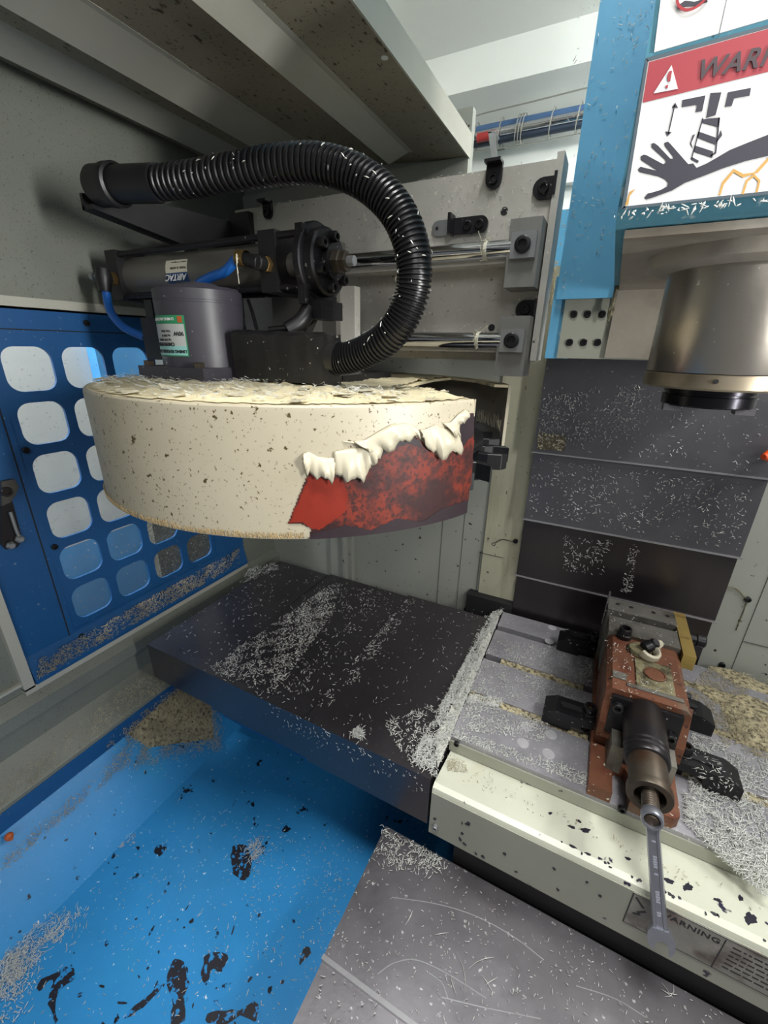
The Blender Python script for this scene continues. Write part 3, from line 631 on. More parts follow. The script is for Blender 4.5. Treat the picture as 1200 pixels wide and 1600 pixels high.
bm = nb(); prism(bm, [(.5565, .841), (.5565, .817), (.478, .841), (.467, .844), (.459, .841), (.456, .833), (.456, .736), (.464, .732), (.5565, .732)], 'X', -.133, 1.0)
bm.verts.ensure_lookup_table()
ap = obj('front_apron', bm, m_cream, tb, bevel=.003, seg=2, smooth=True, label='cream painted front gutter with dark paint chips')
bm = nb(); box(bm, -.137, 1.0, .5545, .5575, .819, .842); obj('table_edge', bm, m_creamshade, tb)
bm = nb(); box(bm, -.1325, .9, .4548, .4562, .738, .834); obj('apron_face', bm, m_creamshade, tb, bevel=.001)  # thin sheet giving the apron front its painted shaded tone
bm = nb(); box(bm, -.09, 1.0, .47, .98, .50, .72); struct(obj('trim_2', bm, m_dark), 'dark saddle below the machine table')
for q, ra in (([(-0.1232,0.554,0.8433)][0], .005), ([(0.1368,0.554,0.8544)][0], .006)):
    bm = nb(); bolt(bm, q, (0, -1, 0), ra, ra); obj('screw', bm, m_oxide, tb)
bm = nb(); bolt(bm, [(-0.1208,0.4545,0.7625)][0], (0, -1, 0), .005, .007); obj('screw', bm, m_zinc, tb)
bm = nb()
for (q, rx, ry, a) in [([(0.0921,0.5101,0.832)][0], .006, .003, .7), ([(0.073,0.5041,0.832)][0], .004, .002, .2), ([(0.217,0.4915,0.832)][0], .007, .003, .9), ([(0.1947,0.4872,0.832)][0], .005, .003, .3), ([(0.2502,0.4931,0.832)][0], .004, .002, .3), ([(0.2802,0.5149,0.832)][0], .004, .002, 1.2), ([(0.1467,0.493,0.832)][0], .003, .002, .5), ([(0.2824,0.4876,0.832)][0], .009, .004, 1.), ([(0.0825,0.5227,0.832)][0], .003, .002, 0), ([(0.0419,0.5121,0.832)][0], .003, .0015, 1)]:
    q = Vector(q); q.z = .817+(.5565-q.y)/.0785*.024; splat(bm, q, rx*1.3, ry*1.3, a, axes=((1, 0, 0), (0, .957, -.293)))
for k in range(26):
    x = .06+.27*rnd.random(); splat(bm, (x, .464+.005*rnd.random(), .8437), .001+.005*rnd.random()**2, .001+.0012*rnd.random(), .2*rnd.random(), n=10)
for k in range(14):
    splat(bm, (-.08+.22*rnd.random(), .4546, .745+.08*rnd.random()), .001+.004*rnd.random()**2, .001+.002*rnd.random(), rnd.random()*3, axes=((1, 0, 0), (0, 0, 1)), n=10)
obj('paint_chip_mark', bm, m_paintchip, tb, kind='stuff', label='dark spots where paint has chipped off')
# apron label
x0, x1, z0, z1 = .153, .52, .768, .833
YA = .4542
lab = obj('apron_warning_label', B(x0, x1, YA-.0004, YA+.0006, z0, z1), m_apronlabel, tb, label='worn metallic warning label on the apron')
bm = nb()
for (a, b, c, d) in [(x0, x1, z1-.0008, z1), (x0, x1, z0, z0+.0008), (x0, x0+.0012, z0, z1), (.253, .2542, z0, z1-.003)]: box(bm, a, b, YA-.0007, YA-.0003, c, d)
obj('label_rule', bm, m_ink, lab)
text('label_heading', 'WARNING', .0128, (.184, YA-.0006, z1-.0165), (1, 0, 0), (0, 0, 1), m_ink, lab, bold=.0002, spacing=1.1)
bm = nb()
for (px, pz, l, a) in [(.163, .820, .018, -.9), (.168, .804, .012, .8), (.190, .805, .016, -.1), (.164, .796, .009, .5)]:
    ca, sa = math.cos(a)*l/2, math.sin(a)*l/2; nx, nz = -math.sin(a)*.0013, math.cos(a)*.0013
    prism(bm, [(px-ca-nx, pz-sa-nz), (px+ca-nx, pz+sa-nz), (px+ca+nx, pz+sa+nz), (px-ca+nx, pz-sa+nz)], 'Y', YA-.0008, YA-.0003)
obj('label_pictogram', bm, m_ink, lab)
bm = nb()
for r in range(6):
    x = .262
    while x < .47:
        l = .003+.008*rnd.random(); box(bm, x, x+l, YA-.0006, YA-.0003, z1-.012-.0085*r, z1-.0095-.0085*r); x += l+.002
obj('label_small_print', bm, m_ink, lab, kind='stuff', label='rows of unreadable small print')
# chips filling the slots
bm = nb()
for (a, b, y, t) in [(-.10, .07, .798, 0), (-.135, .085, .672, 0), (.215, .9, .798, 0), (.215, .9, .672, 0), (.215, .9, .916, 0)]:
    n = 26
    for k in range(n):
        xa, xb = a+(b-a)*k/n, a+(b-a)*(k+1)/n
        h = .8475+.003*smoothnoise(xa*40, y)
        box(bm, xa, xb, y-.0093, y+.0093, .833, h)
obj('slot_mud', bm, m_chipmud, tb, kind='stuff', label='yellowish packed swarf filling the slots')

# ================================================================== FRONT WAY COVER
fc = thing('front_way_cover', (.1, .25, .45), 'satin steel cover plates in the foreground below the apron', 'way cover')
bm = nb(); box(bm, -.216, .9, .262, .462, .60, .680); obj('rear_plate', bm, m_steel2, fc, bevel=.003, seg=2)
bm = nb(); box(bm, -.2168, .9, .2575, .2635, .672, .6822); obj('plate_lip_highlight', bm, m_glint_scratch, fc, bevel=.0012)  # bright strip paints the highlight on the lip at the seam
bm = nb(); box(bm, -.2155, .9, -.4, .262, .60, .675); obj('front_plate', bm, m_steel2, fc, bevel=.003, seg=2)
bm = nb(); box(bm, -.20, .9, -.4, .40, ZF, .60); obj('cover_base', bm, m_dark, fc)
bm = nb()
for P_ in ([(-0.1589,0.37,0.6802),(-0.094,0.3944,0.6802),(-0.0358,0.4083,0.6802),(0.0224,0.411,0.6802),(0.069,0.4049,0.6802)], [(-0.1376,0.2812,0.6802),(-0.1225,0.3017,0.6802),(-0.0953,0.3196,0.6802),(-0.0496,0.3269,0.6802),(0.0046,0.3282,0.6802)], [(-0.0499,0.3013,0.6802),(0.0068,0.3193,0.6802),(0.0732,0.3427,0.6802)], [(-0.0741,0.3156,0.6802),(-0.0547,0.3148,0.6802),(-0.0418,0.3042,0.6802)], [(0.1123,0.3978,0.6802),(0.1599,0.4086,0.6802),(0.1977,0.4084,0.6802)]):
    sp_ = smooth_path(P_, 24)
    for a_, b_ in zip(sp_, sp_[1:]):
        d_ = (b_-a_).normalized(); n_ = Vector((-d_.y, d_.x, 0))*.0006
        blobs(bm, [a_-n_, b_-n_, b_+n_, a_+n_], .0001)
obj('scratch', bm, m_glint_scratch, fc, kind='stuff', label='bright curved scratches')

# ================================================================== VISE
vs = thing('machine_vise', (.147, .75, .85), 'rusty red machine vise clamped across the table with a thick black screw sleeve', 'vise')
VX0, VX1, AX, AZ = .087, .2085, .1465, .962
bm = nb(); prism(bm, [(VX0, .556), (.120, .556), (.120, .60), (.127, .612), (.137, .612), (.144, .60), (.144, .556), (VX1-.008, .556), (VX1, .564), (VX1, .96), (VX0, .96)], 'Z', .8505, .8725)
obj('base', bm, m_rust, vs, bevel=.002)
for (a, b) in ((VX0+.022, VX0+.042), (VX1-.034, VX1-.012)):
    bm = nb(); box(bm, a, b, .597, .86, .872, .925); obj('bed_rail', bm, m_rail, vs, bevel=.002)
bm = nb(); box(bm, VX0+.036, VX1-.034, .62, .86, .872, .90); obj('bed_floor', bm, m_dark, vs)
bm = nb(); prism(bm, [(VX0+.004, .872), (VX1-.002, .872), (VX1-.002, .985), (VX1-.010, .993), (VX0+.010, .993), (VX0+.002, .985)], 'Y', .645, .80)
obj('moving_body', bm, m_rust, vs, bevel=.004, seg=2)
bm = nb(); prism(bm, [(.640, .905), (.660, .988), (.655, .99), (.632, .93), (.632, .90)], 'X', VX0+.002, VX1); obj('front_lip', bm, m_rust, vs, bevel=.002)
bm = nb(); prism(bm, [(.630, .915), (.645, .915), (.645, .984), (.637, .984)], 'X', VX0+.012, VX1-.012); obj('front_plate', bm, m_oxide, vs, bevel=.002)
for (bx, bz) in ((VX0+.022, .970), (VX1-.022, .945)):
    bm = nb(); bolt(bm, (bx, .634, bz), (0, -1, 0), .0085, .008); obj('screw', bm, m_oxide, vs, smooth=True)
bm = nb(); box(bm, VX0+.002, VX1-.002, .80, .856, .90, 1.0); obj('moving_jaw', bm, m_rail, vs, bevel=.0015)
bm = nb(); box(bm, VX0, VX1, .876, .925, .872, 1.002); obj('fixed_jaw', bm, m_rail, vs, bevel=.0015)
bm = nb()
for x in (.105, .13, .17, .195): bolt(bm, (x, .905, 1.002), (0, 0, 1), .004, .001)
obj('jaw_hole', bm, m_dark, vs, kind='stuff')
bm = nb(); box(bm, VX0+.004, VX1-.004, .856, .876, .872, .93); obj('jaw_gap', bm, m_dark, vs)
bm = nb(); lathe(bm, (AX, .645, AZ), (0, -1, 0), [(0, 0), (.029, 0), (.029, .074), (.0272, .076), (.0272, .078), (.029, .080), (.029, .083), (.0272, .085), (.0272, .087), (.029, .089), (.029, .094), (.0272, .097), (.024, .098)], 40)
obj('screw_sleeve', bm, m_gun, vs, smooth=True)
bm = nb(); lathe(bm, (AX, .540, AZ), (0, -1, 0), [(.0242, -.01), (.0242, .032), (.0236, .034), (.0272, .036), (.0272, .045), (.0262, .047), (.0185, .047), (.017, .030), (0, .030)], 40)
obj('sleeve_collar', bm, m_gunend, vs, smooth=True)
bm = nb(); pr = [(0, 0)]
for k in range(9): pr += [(.0090, .002+.0034*k), (.0102, .0037+.0034*k)]
pr += [(.0082, .034), (.0082, .046), (.007, .047), (0, .047)]
lathe(bm, (AX, .507, AZ), (0, -1, 0), pr, 24); obj('lead_screw', bm, m_gunend, vs, smooth=True)
# top furniture
bm = nb(); box(bm, .132, .186, .668, .742, .993, .9955); obj('top_plate', bm, m_grime, vs, bevel=.001, label='greasy square plate on the body')
bm = nb(); lathe(bm, (.160, .708, .9965), (0, 0, 1), [(.0165, 0), (.0165, .001), (.0145, .0015), (.0140, -.002+.0025)], 28); lathe(bm, (.160, .708, .9966), (0, 0, 1), [(0, 0), (.0137, 0), (.0137, .0005), (0, .0006)], 28)
obj('plate_ring', bm, m_rust, vs, smooth=True)
bm = nb(); box(bm, VX0+.010, .118, .672, .69, .9925, .9945); box(bm, .118, VX1-.012, .660, .668, .9925, .9950); obj('cast_ridge', bm, m_rail, vs, bevel=.001)
bm = nb(); lathe(bm, (.116, .80, .995), (0, 0, 1), [(.013, -.004), (.013, .006), (.011, .008), (.011, .018), (.010, .0195), (.0075, .0195), (.007, .010), (0, .010)], 24); obj('oil_cup', bm, m_gun, vs, smooth=True, label='open round oil cup')
bm = nb(); lathe(bm, (.140, .768, .993), (0, 0, 1), [(.020, 0), (.0195, .004), (.017, .007), (.010, .008), (0, .008)], 28); obj('grease_ring', bm, m_grime, vs, smooth=True)
hp0 = Vector((.145, .765, 1.003))
bm = nb(); cyl(bm, hp0, hp0+Vector((.012, .010, .006)), .0105, 16, ch=.002); lathe(bm, hp0+Vector((.014, .012, .006)), (.4, -.3, 1), [(.009, 0), (.009, .006), (.006, .010), (0, .010)], 14); obj('grease_nipple', bm, m_oxide, vs, smooth=True)
bm = nb(); lathe(bm, (.150, .760, .999), (.3, -.2, 1), [(.019, 0), (.0205, .004), (.019, .012), (.015, .014), (.012, .010), (.011, .003)], 24, PI*.75, PI*1.75)
lathe(bm, (.163, .778, 1.004), (.6, .6, .5), [(.006, 0), (.008, .004), (.007, .012), (.004, .016), (0, .017)], 8); obj('rag_scrap', bm, m_peel, vs, smooth=True, label='cream scrap of rag caught by the nipple')
bm = nb(); bolt(bm, (VX1-.002, .705, .975), (1, 0, 0), .006, .008); obj('side_screw', bm, m_oxide, vs)
bm = nb(); cyl(bm, (VX0-.002, .90, .95), (VX0-.002, .90, 1.03), .002, 8); obj('pin', bm, m_steel2, vs)
bs = thing('work_stop', (.22, .86, .98), 'brass bar work stop bolted to the right side of the vise jaws', 'work stop')
ba, bb = Vector((.2215, .935, .99)), Vector((.2215, .79, .99))
bm = nb(); box(bm, .2085, .2285, .785, .935, .972, 1.0); obj('brass_bar', bm, m_brass, bs, bevel=.0012)
bm = nb(); lathe(bm, (.2285, .872, .985), (1, 0, 0), [(0, 0), (.009, 0), (.009, .014), (.0125, .015), (.0125, .027), (.011, .029), (.006, .029), (.006, .022), (0, .022)], 18); obj('stop_bolt', bm, m_oxide, bs, smooth=True)
bm = nb(); cyl(bm, (.2084, .82, .986), (.2084-.0001, .82, .986), .004, 8); bm.free()

# clamps
def clamp(name, xa, xb, y, tilt, bx, label, flip):
    """strap clamp: bar with a slot and a nosed end, held by a T-bolt"""
    t = thing(name, ((xa+xb)/2, y, .85), label, 'clamp', 'strap clamps holding the vise')
    w = .021; s = -1 if flip else 1     # s=+1: heel on the left
    hx, nx = (xa, xb) if not flip else (xb, xa)
    bm = nb()
    pl = [(hx, .8505), (hx+s*.046, .8505), (hx+s*.052, .869), (nx, .873), (nx, .889), (hx+s*.020, .887), (hx, .876)]
    prism(bm, pl, 'Y', y-w, y+w); obj('bar', bm, m_oxide, t, bevel=.002, seg=2)
    sx0 = hx+s*.030; sx1 = hx+s*.068
    bm = nb(); prism(bm, [(min(sx0, sx1)+.006*0, y-.006), (max(sx0, sx1), y-.006), (max(sx0, sx1)+.004, y), (max(sx0, sx1), y+.006), (min(sx0, sx1), y+.006), (min(sx0, sx1)-.004, y)], 'Z', .886, .8905); obj('slot', bm, m_dark, t)
    bm = nb(); lathe(bm, (bx, y, .8885), (0, 0, 1), [(0, 0), (.0125, 0), (.0125, .003), (.0115, .0035), (0, .0035)], 24); obj('washer', bm, m_gun, t, smooth=True)
    bm = nb(); lathe(bm, (bx, y, .892), (0, 0, 1), [(.0105, 0), (.0105, .012), (.0095, .014), (.0062, .014), (.0056, .006), (0, .006)], 20); obj('cap_screw', bm, m_oxide, t, smooth=True)
    bm = nb(); cyl(bm, (bx, y, .8975), (bx, y, .899), .0055, 6); obj('screw_socket', bm, m_brassfit if not flip or True else m_dark, t, label='socket packed with swarf')
    bm = nb(); cyl(bm, (bx, y, .818), (bx, y, .889), .007, 12); obj('stud', bm, m_oxide, t)
    return t
clamp('strap_clamp', .004, .089, .688, 0, .079, 'black strap clamp on the left of the vise, nearer the apron', False)
clamp('strap_clamp', .006, .089, .918, 0, .078, 'black strap clamp on the left of the vise, towards the column', False)
clamp('strap_clamp', .207, .300, .672, 0, .222, 'black strap clamp on the right of the vise, buried in shavings nearer the apron', True)
clamp('strap_clamp', .207, .285, .798, 0, .222, 'black strap clamp on the right of the vise, half hidden behind its body', True)

# ================================================================== WRENCH
wre = thing('combination_wrench', (.147, .466, .965), 'chrome combination wrench hanging from the vise screw over the apron', 'wrench')
rc_ = Vector((AX+.0005, .4665, AZ)); tip = Vector((.1885, .424, .805))
ax = (tip-rc_).normalized(); nrm = Vector((0, -1, 0)); nrm = (nrm-ax*nrm.dot(ax)).normalized(); sd = ax.cross(nrm)
def wl_(a, s, n): return rc_+ax*a+sd*s+nrm*n
bm = nb()
lathe(bm, wl_(0, 0, -.006), nrm, [(.0092, 0), (.0116, 0), (.0126, .002), (.0126, .012), (.0116, .014), (.0092, .014), (.0086, .012), (.0086, .002), (.0092, 0)], 36)
obj('ring_end', bm, m_wrench, wre, smooth=True)
Lw = (tip-rc_).length
prof = []
nst = 16; half = [(.0115, .0085), (.018, .0076), (.05, .0078), (.11, .0082), (Lw-.030, .0088), (Lw-.022, .0105)]
bm = nb()
sec = []
for a, hw in half:
    t = .0032
    ring = [(-hw, 0), (-hw*.82, t), (-hw*.45, t), (-hw*.38, t*.6), (hw*.38, t*.6), (hw*.45, t), (hw*.82, t), (hw, 0), (hw*.82, -t), (hw*.45, -t), (hw*.38, -t*.6), (-hw*.38, -t*.6), (-hw*.45, -t), (-hw*.82, -t)]
    sec.append([bm.verts.new(wl_(a, s, n)) for s, n in ring])
for A, Bq in zip(sec, sec[1:]):
    for k in range(14): bm.faces.new((A[k], A[(k+1) % 14], Bq[(k+1) % 14], Bq[k]))
bm.faces.new(sec[0][::-1]); bm.faces.new(sec[-1])
obj('shank', bm, m_wrench, wre, smooth=True)
a0 = Lw-.026
op = [(-.012, 0), (-.0165, .007), (-.0195, .016), (-.0185, .027), (-.0135, .038), (-.0095, .042), (-.0100, .030), (-.0085, .022), (-.003, .0185), (.004, .0205), (.0085, .027), (.0118, .038), (.0175, .031), (.0195, .020), (.0175, .009), (.012, 0)]
op = [(s*.78, q*.78) for s, q in op]
bm = nb(); A = [bm.verts.new(wl_(a0+q, s, -.004)) for s, q in op]; Bq = [bm.verts.new(wl_(a0+q, s, .004)) for s, q in op]
f1 = bm.faces.new(A); f2 = bm.faces.new(Bq[::-1])
for k in range(len(op)): bm.faces.new((A[k], Bq[k], Bq[(k+1) % len(op)], A[(k+1) % len(op)]))
bmesh.ops.triangulate(bm, faces=[f1, f2])
obj('open_end', bm, m_wrench, wre)
bm = nb()
for (a, l) in ((.030, .003), (.050, .016), (.072, .003), (.095, .013), (.122, .005)):
    k = 0
    while k*.0032 < l:
        c = wl_(a+k*.0032, 0, .0020); 
        q = [c+ax*u+sd*v for u, v in ((-.0011, -.0022), (.0011, -.0022+.001*(k % 2)), (.0011, .002), (-.0007, .0022))]
        blobs(bm, q, .0003, nrm); k += 1
obj('stamped_mark', bm, m_wrenchmark, wre, kind='stuff', label='raised illegible stamping')

# ================================================================== TOOL DRUM
CX, CY_, CR = -.449, .623, .3355
ZT, ZB = 1.445, 1.300
dr = thing('tool_drum', (CX, CY_, ZB), 'cream tool changer drum with peeling paint and a bare red patch', 'tool drum')
A0, A1 = math.radians(25), math.radians(360-20.6)
def cylp(a, z, r=CR): return Vector((CX+math.cos(a)*r, CY_+math.sin(a)*r, z))
bm = nb(); n = 120; rings = []
prof = [(CR-.004, ZB), (CR, ZB), (CR+.0008, ZB+.004), (CR, ZB+.010), (CR, ZT-.006), (CR-.0008, ZT-.002), (CR-.003, ZT), (CR-.005, ZT)]
for k in range(n+1):
    a = A0+(A1-A0)*k/n; rings.append([bm.verts.new(cylp(a, z, r)) for r, z in prof])
for A, Bq in zip(rings, rings[1:]):
    for k in range(len(prof)-1): bm.faces.new((A[k], A[k+1], Bq[k+1], Bq[k]))
shroud = obj('shroud', bm, m_drum, dr, smooth=True)
bm = nb(); rings = []
for k in range(n+1):
    a = A0+(A1-A0)*k/n; rings.append([bm.verts.new(cylp(a, z, r)) for r, z in ((CR-.0042, ZB), (CR-.0042, ZT-.003))])
for A, Bq in zip(rings, rings[1:]): bm.faces.new((A[0], A[1], Bq[1], Bq[0]))
obj('shroud_lining', bm, m_drumin, dr, smooth=True)
for a in (A0, A1):
    bm = nb(); e = Vector((-math.sin(a), math.cos(a), 0))*.0006
    v = [cylp(a, ZB, CR-.0045), cylp(a, ZB, CR+.0005), cylp(a, ZT, CR+.0005), cylp(a, ZT, CR-.0045)]
    x = [bm.verts.new(p-e) for p in v]; y = [bm.verts.new(p+e) for p in v]
    bm.faces.new(x[::-1]); bm.faces.new(y)
    for k in range(4): bm.faces.new((x[k], x[(k+1) % 4], y[(k+1) % 4], y[k]))
    obj('shroud_edge', bm, m_peel, dr)
# ragged lower hem of paint threads
bm = nb()
for k in range(420):
    a = math.radians(232+70*rnd.random()); l = .003+.005*rnd.random()
    p = cylp(a, ZB+.001+.001*rnd.random(), CR+.0012); q = cylp(a+rnd.gauss(0, .004), ZB+.001+l, CR+.0016)
    tube(bm, [p, q], .0006, 4)
obj('paint_hem', bm, m_hem, dr, kind='stuff', label='fringe of paint threads along the lower rim')
# bare red patch on the cylinder, cell by cell inside its outline
def inside(x, y, P):
    r = False; n = len(P); j = n-1
    for i in range(n):
        if (P[i][1] > y) != (P[j][1] > y) and x < (P[j][0]-P[i][0])*(y-P[i][1])/(P[j][1]-P[i][1])+P[i][0]: r = not r
        j = i
    return r
def cylpatch(outline, da, dz, off):
    A = [p[0] % 360 for p in outline]; P = [(p[0] % 360, p[1]) for p in outline]; bm = nb(); V = {}
    i0, i1 = int(min(A)/da), int(max(A)/da)+1; z0 = min(p[1] for p in P); nz = int((max(p[1] for p in P)-z0)/dz)+1
    def g(i, j):
        if (i, j) not in V: V[(i, j)] = bm.verts.new(cylp(math.radians(i*da), z0+j*dz, CR+off))
        return V[(i, j)]
    for i in range(i0, i1):
        for j in range(nz):
            if inside((i+.5)*da, z0+(j+.5)*dz, P) and z0+j*dz >= ZB-.0005: bm.faces.new((g(i, j), g(i+1, j), g(i+1, j+1), g(i, j+1)))
    return bm
red = [(-56.1698,1.377),(-60.407,1.3192),(-58.0523,1.3191),(-56.2153,1.3127),(-56.8148,1.2972),(-47.252,1.2964),(-36.3375,1.2984),(-26.306,1.2997),(-20.1691,1.2988),(-19.461,1.3529),(-19.8984,1.3942),(-21.0543,1.4289),(-24.2617,1.429),(-25.4561,1.4148),(-24.1504,1.3974),(-28.347,1.3888),(-30.2524,1.3826),(-32.4466,1.3937),(-35.1041,1.4081),(-37.2154,1.4118),(-39.8305,1.4073),(-42.3404,1.4006),(-43.9168,1.3865),(-46.468,1.3676),(-50.7272,1.3711),(-51.283,1.3769),(-52.1298,1.3679),(-54.7234,1.3741)]
bm = cylpatch(red, .28, .0014, .0007); obj('bare_patch', bm, m_red, dr, smooth=True, label='red primer mottled with black where the paint is gone')
plain = [(-55.9667,1.3742),(-60.037,1.3208),(-57.8033,1.3206),(-56.2153,1.3127),(-54.5624,1.3108),(-49.6711,1.3305),(-49.0144,1.3526),(-50.7323,1.3697),(-52.1366,1.3665),(-54.5061,1.3726)]
bm = cylpatch(plain, .28, .0014, .0010); obj('bright_red_patch', bm, m_redplain, dr, smooth=True)
dark = [(-56.263,1.3065),(-49.7129,1.3151),(-44.6845,1.3058),(-39.3414,1.316),(-33.327,1.3059),(-28.4346,1.317),(-19.9763,1.3191),(-20.0515,1.2941),(-36.3113,1.295),(-47.2547,1.2931),(-56.8403,1.2941)]
bm = cylpatch(dark, .28, .0014, .0012); obj('dark_lower_band', bm, m_darkrim, dr, smooth=True)
dome = [(-43.5518,1.3892),(-42.0831,1.3984),(-39.563,1.4058),(-37.21,1.4111),(-34.9333,1.4052),(-34.2654,1.3962),(-37.1392,1.4019),(-39.7893,1.3996),(-41.8138,1.3934)]
bm = cylpatch(dome, .28, .0014, .0011); obj('dark_edge_patch', bm, m_darkrim, dr, smooth=True)
dome = [(-24.642,1.4291),(-20.8379,1.4288),(-20.346,1.4025),(-22.7385,1.3964),(-24.0781,1.3849),(-25.7185,1.3908),(-24.8146,1.4016),(-25.8253,1.415)]
bm = cylpatch(dome, .28, .0014, .0011); obj('dark_edge_patch', bm, m_darkrim, dr, smooth=True)
def flap(bot, top, lift, seed):
    """curled tongue of paint between its root line (top) and its free edge (bottom)"""
    bm = nb(); rows = 7; m = 22; grid = []
    r2 = random.Random(seed)
    def at(L, t):
        x = t*(len(L)-1); i = min(int(x), len(L)-2); f = x-i
        return ((L[i][0]*(1-f)+L[i+1][0]*f) % 360, L[i][1]*(1-f)+L[i+1][1]*f)
    ph = r2.random()*6
    for k in range(m+1):
        t = k/m; b = at(bot, t); tp = at(top, t); row = []
        for j in range(rows+1):
            f = j/rows; a = tp[0]+(b[0]-tp[0])*f; z = tp[1]+(b[1]-tp[1])*f
            bulge = math.sin(f*PI*.8)*lift*.6+.0018*f
            rip = 1+.28*math.sin(t*31+ph)*f+.45*math.sin(t*9+ph*2); z += f*f*(.003*math.sin(t*21+ph)+.0015*math.sin(t*47))
            row.append(bm.verts.new(cylp(math.radians(a), z, CR+.001+bulge*max(.15, rip))))
        grid.append(row)
    for A, Bq in zip(grid, grid[1:]):
        for j in range(rows): bm.faces.new((A[j], A[j+1], Bq[j+1], Bq[j]))
    o = obj('paint_flap', bm, m_peel, dr, smooth=True, label='curled tongue of peeling cream paint')
    md = o.modifiers.new('thickness', 'SOLIDIFY'); md.thickness = .0011; md.offset = 1
    return o
flap([(-56.7849,1.384),(-56.4063,1.3757),(-54.7234,1.3741),(-52.1298,1.3679),(-51.3892,1.379)], [(-56.9007,1.3962),(-55.9936,1.3989),(-54.3678,1.3933),(-52.6944,1.3917),(-51.3368,1.3915)], .007, 1)
flap([(-51.4128,1.3734),(-49.563,1.3701),(-46.4682,1.3668),(-44.7704,1.3826),(-43.5578,1.392)], [(-51.534,1.3983),(-49.4797,1.4006),(-47.1642,1.4014),(-45.749,1.4024),(-44.5493,1.4007)], .006, 2)
flap([(-45.7477,1.3983),(-43.5548,1.3906),(-41.7052,1.3983),(-39.8231,1.4059),(-37.2046,1.4104),(-35.2465,1.4082)], [(-48.0847,1.4084),(-45.9873,1.4093),(-43.6104,1.4167),(-40.9304,1.4241),(-37.9778,1.4245),(-35.9124,1.4197)], .009, 3)
flap([(-35.2465,1.4082),(-32.4466,1.3937),(-30.2415,1.3818),(-27.8113,1.3877),(-24.3098,1.3866),(-25.2728,1.4057)], [(-35.0443,1.4165),(-33.6168,1.4173),(-31.5651,1.4207),(-29.6005,1.4155),(-27.5552,1.413),(-26.19,1.4152)], .008, 4)
flap([(-27.0978,1.4068),(-25.7662,1.412),(-24.5465,1.4247),(-23.1242,1.4299)], [(-29.6892,1.4213),(-27.7102,1.4218),(-25.7539,1.4296),(-23.9924,1.434)], .006, 5)
bm = nb(); tube(bm, [cylp(math.radians(a), z, CR+.001) for a, z in [(-49.9115,1.4088),(-47.6244,1.407),(-45.7499,1.4051)]], [.0006, .0015, .002], 6); obj('paint_thread', bm, m_peel, dr)
# top plate with a notch at the opening
vx, vy = -.285, .640
topo = [(CX+math.cos(A0+(A1-A0)*k/90)*(CR-.004), CY_+math.sin(A0+(A1-A0)*k/90)*(CR-.004)) for k in range(91)]
poly = topo+[(vx, vy), (-.300, .80), (-.290, .878), (-.228, .838), (-.172, .757)]
bm = nb(); prism(bm, poly, 'Z', ZT-.005, ZT-.0005); obj('top_plate', bm, m_crust, dr)
# paint crust on top
bm = nb(); g = {}; stp = .008
for i in range(-43, 44):
    for j in range(-43, 44):
        x, y = CX+i*stp, CY_+j*stp
        if math.hypot(x-CX, y-CY_) < CR-.006 and inside(x, y, poly): g[(i, j)] = bm.verts.new((x, y, ZT+.0005+min(1, (CR-math.hypot(x-CX, y-CY_))/.06)*(.004*max(0, smoothnoise(x*6, y*6))+.0025*max(0, smoothnoise(x*19, y*17)))))
for (i, j), v in g.items():
    if all(k in g for k in ((i+1, j), (i, j+1), (i+1, j+1))): bm.faces.new((v, g[(i+1, j)], g[(i+1, j+1)], g[(i, j+1)]))
obj('paint_crust', bm, m_crust, dr, smooth=True, label='lumpy yellowed paint crust on the drum top')
bm = nb()
for k in range(150):
    a = math.radians(180+170*rnd.random()); r = CR*(.45+.53*rnd.random()**.6); x, y = CX+math.cos(a)*r, CY_+math.sin(a)*r
    if not inside(x, y, poly): continue
    s = .003+.016*rnd.random()**3; th = rnd.random()*6; c0 = Vector((x, y, ZT+.002)); e1 = Vector((math.cos(th), math.sin(th), 0)); e2 = Vector((-e1.y, e1.x, 0))
    cu = .2+.5*rnd.random(); ring = []
    for q in range(4):
        f = q/3-.5; ring.append([bm.verts.new(c0+e1*s*f+e2*s*.5*w_*(1+.3*rnd.random())+Vector((0, 0, .001+s*cu*f*f*2*rnd.random()))) for w_ in (-1, 1)])
    for A, Bq in zip(ring, ring[1:]): bm.faces.new((A[0], A[1], Bq[1], Bq[0]))
o = obj('paint_flake', bm, m_peel, dr, kind='stuff'); md = o.modifiers.new('thickness', 'SOLIDIFY'); md.thickness = .0006
chips('shavings', None, [S([tuple(cylp(math.radians(a), ZT+.002, CR*.97)) for a in range(150, 340, 12)], 1500, .004, .012, jit=.004)], m_chip, dr)
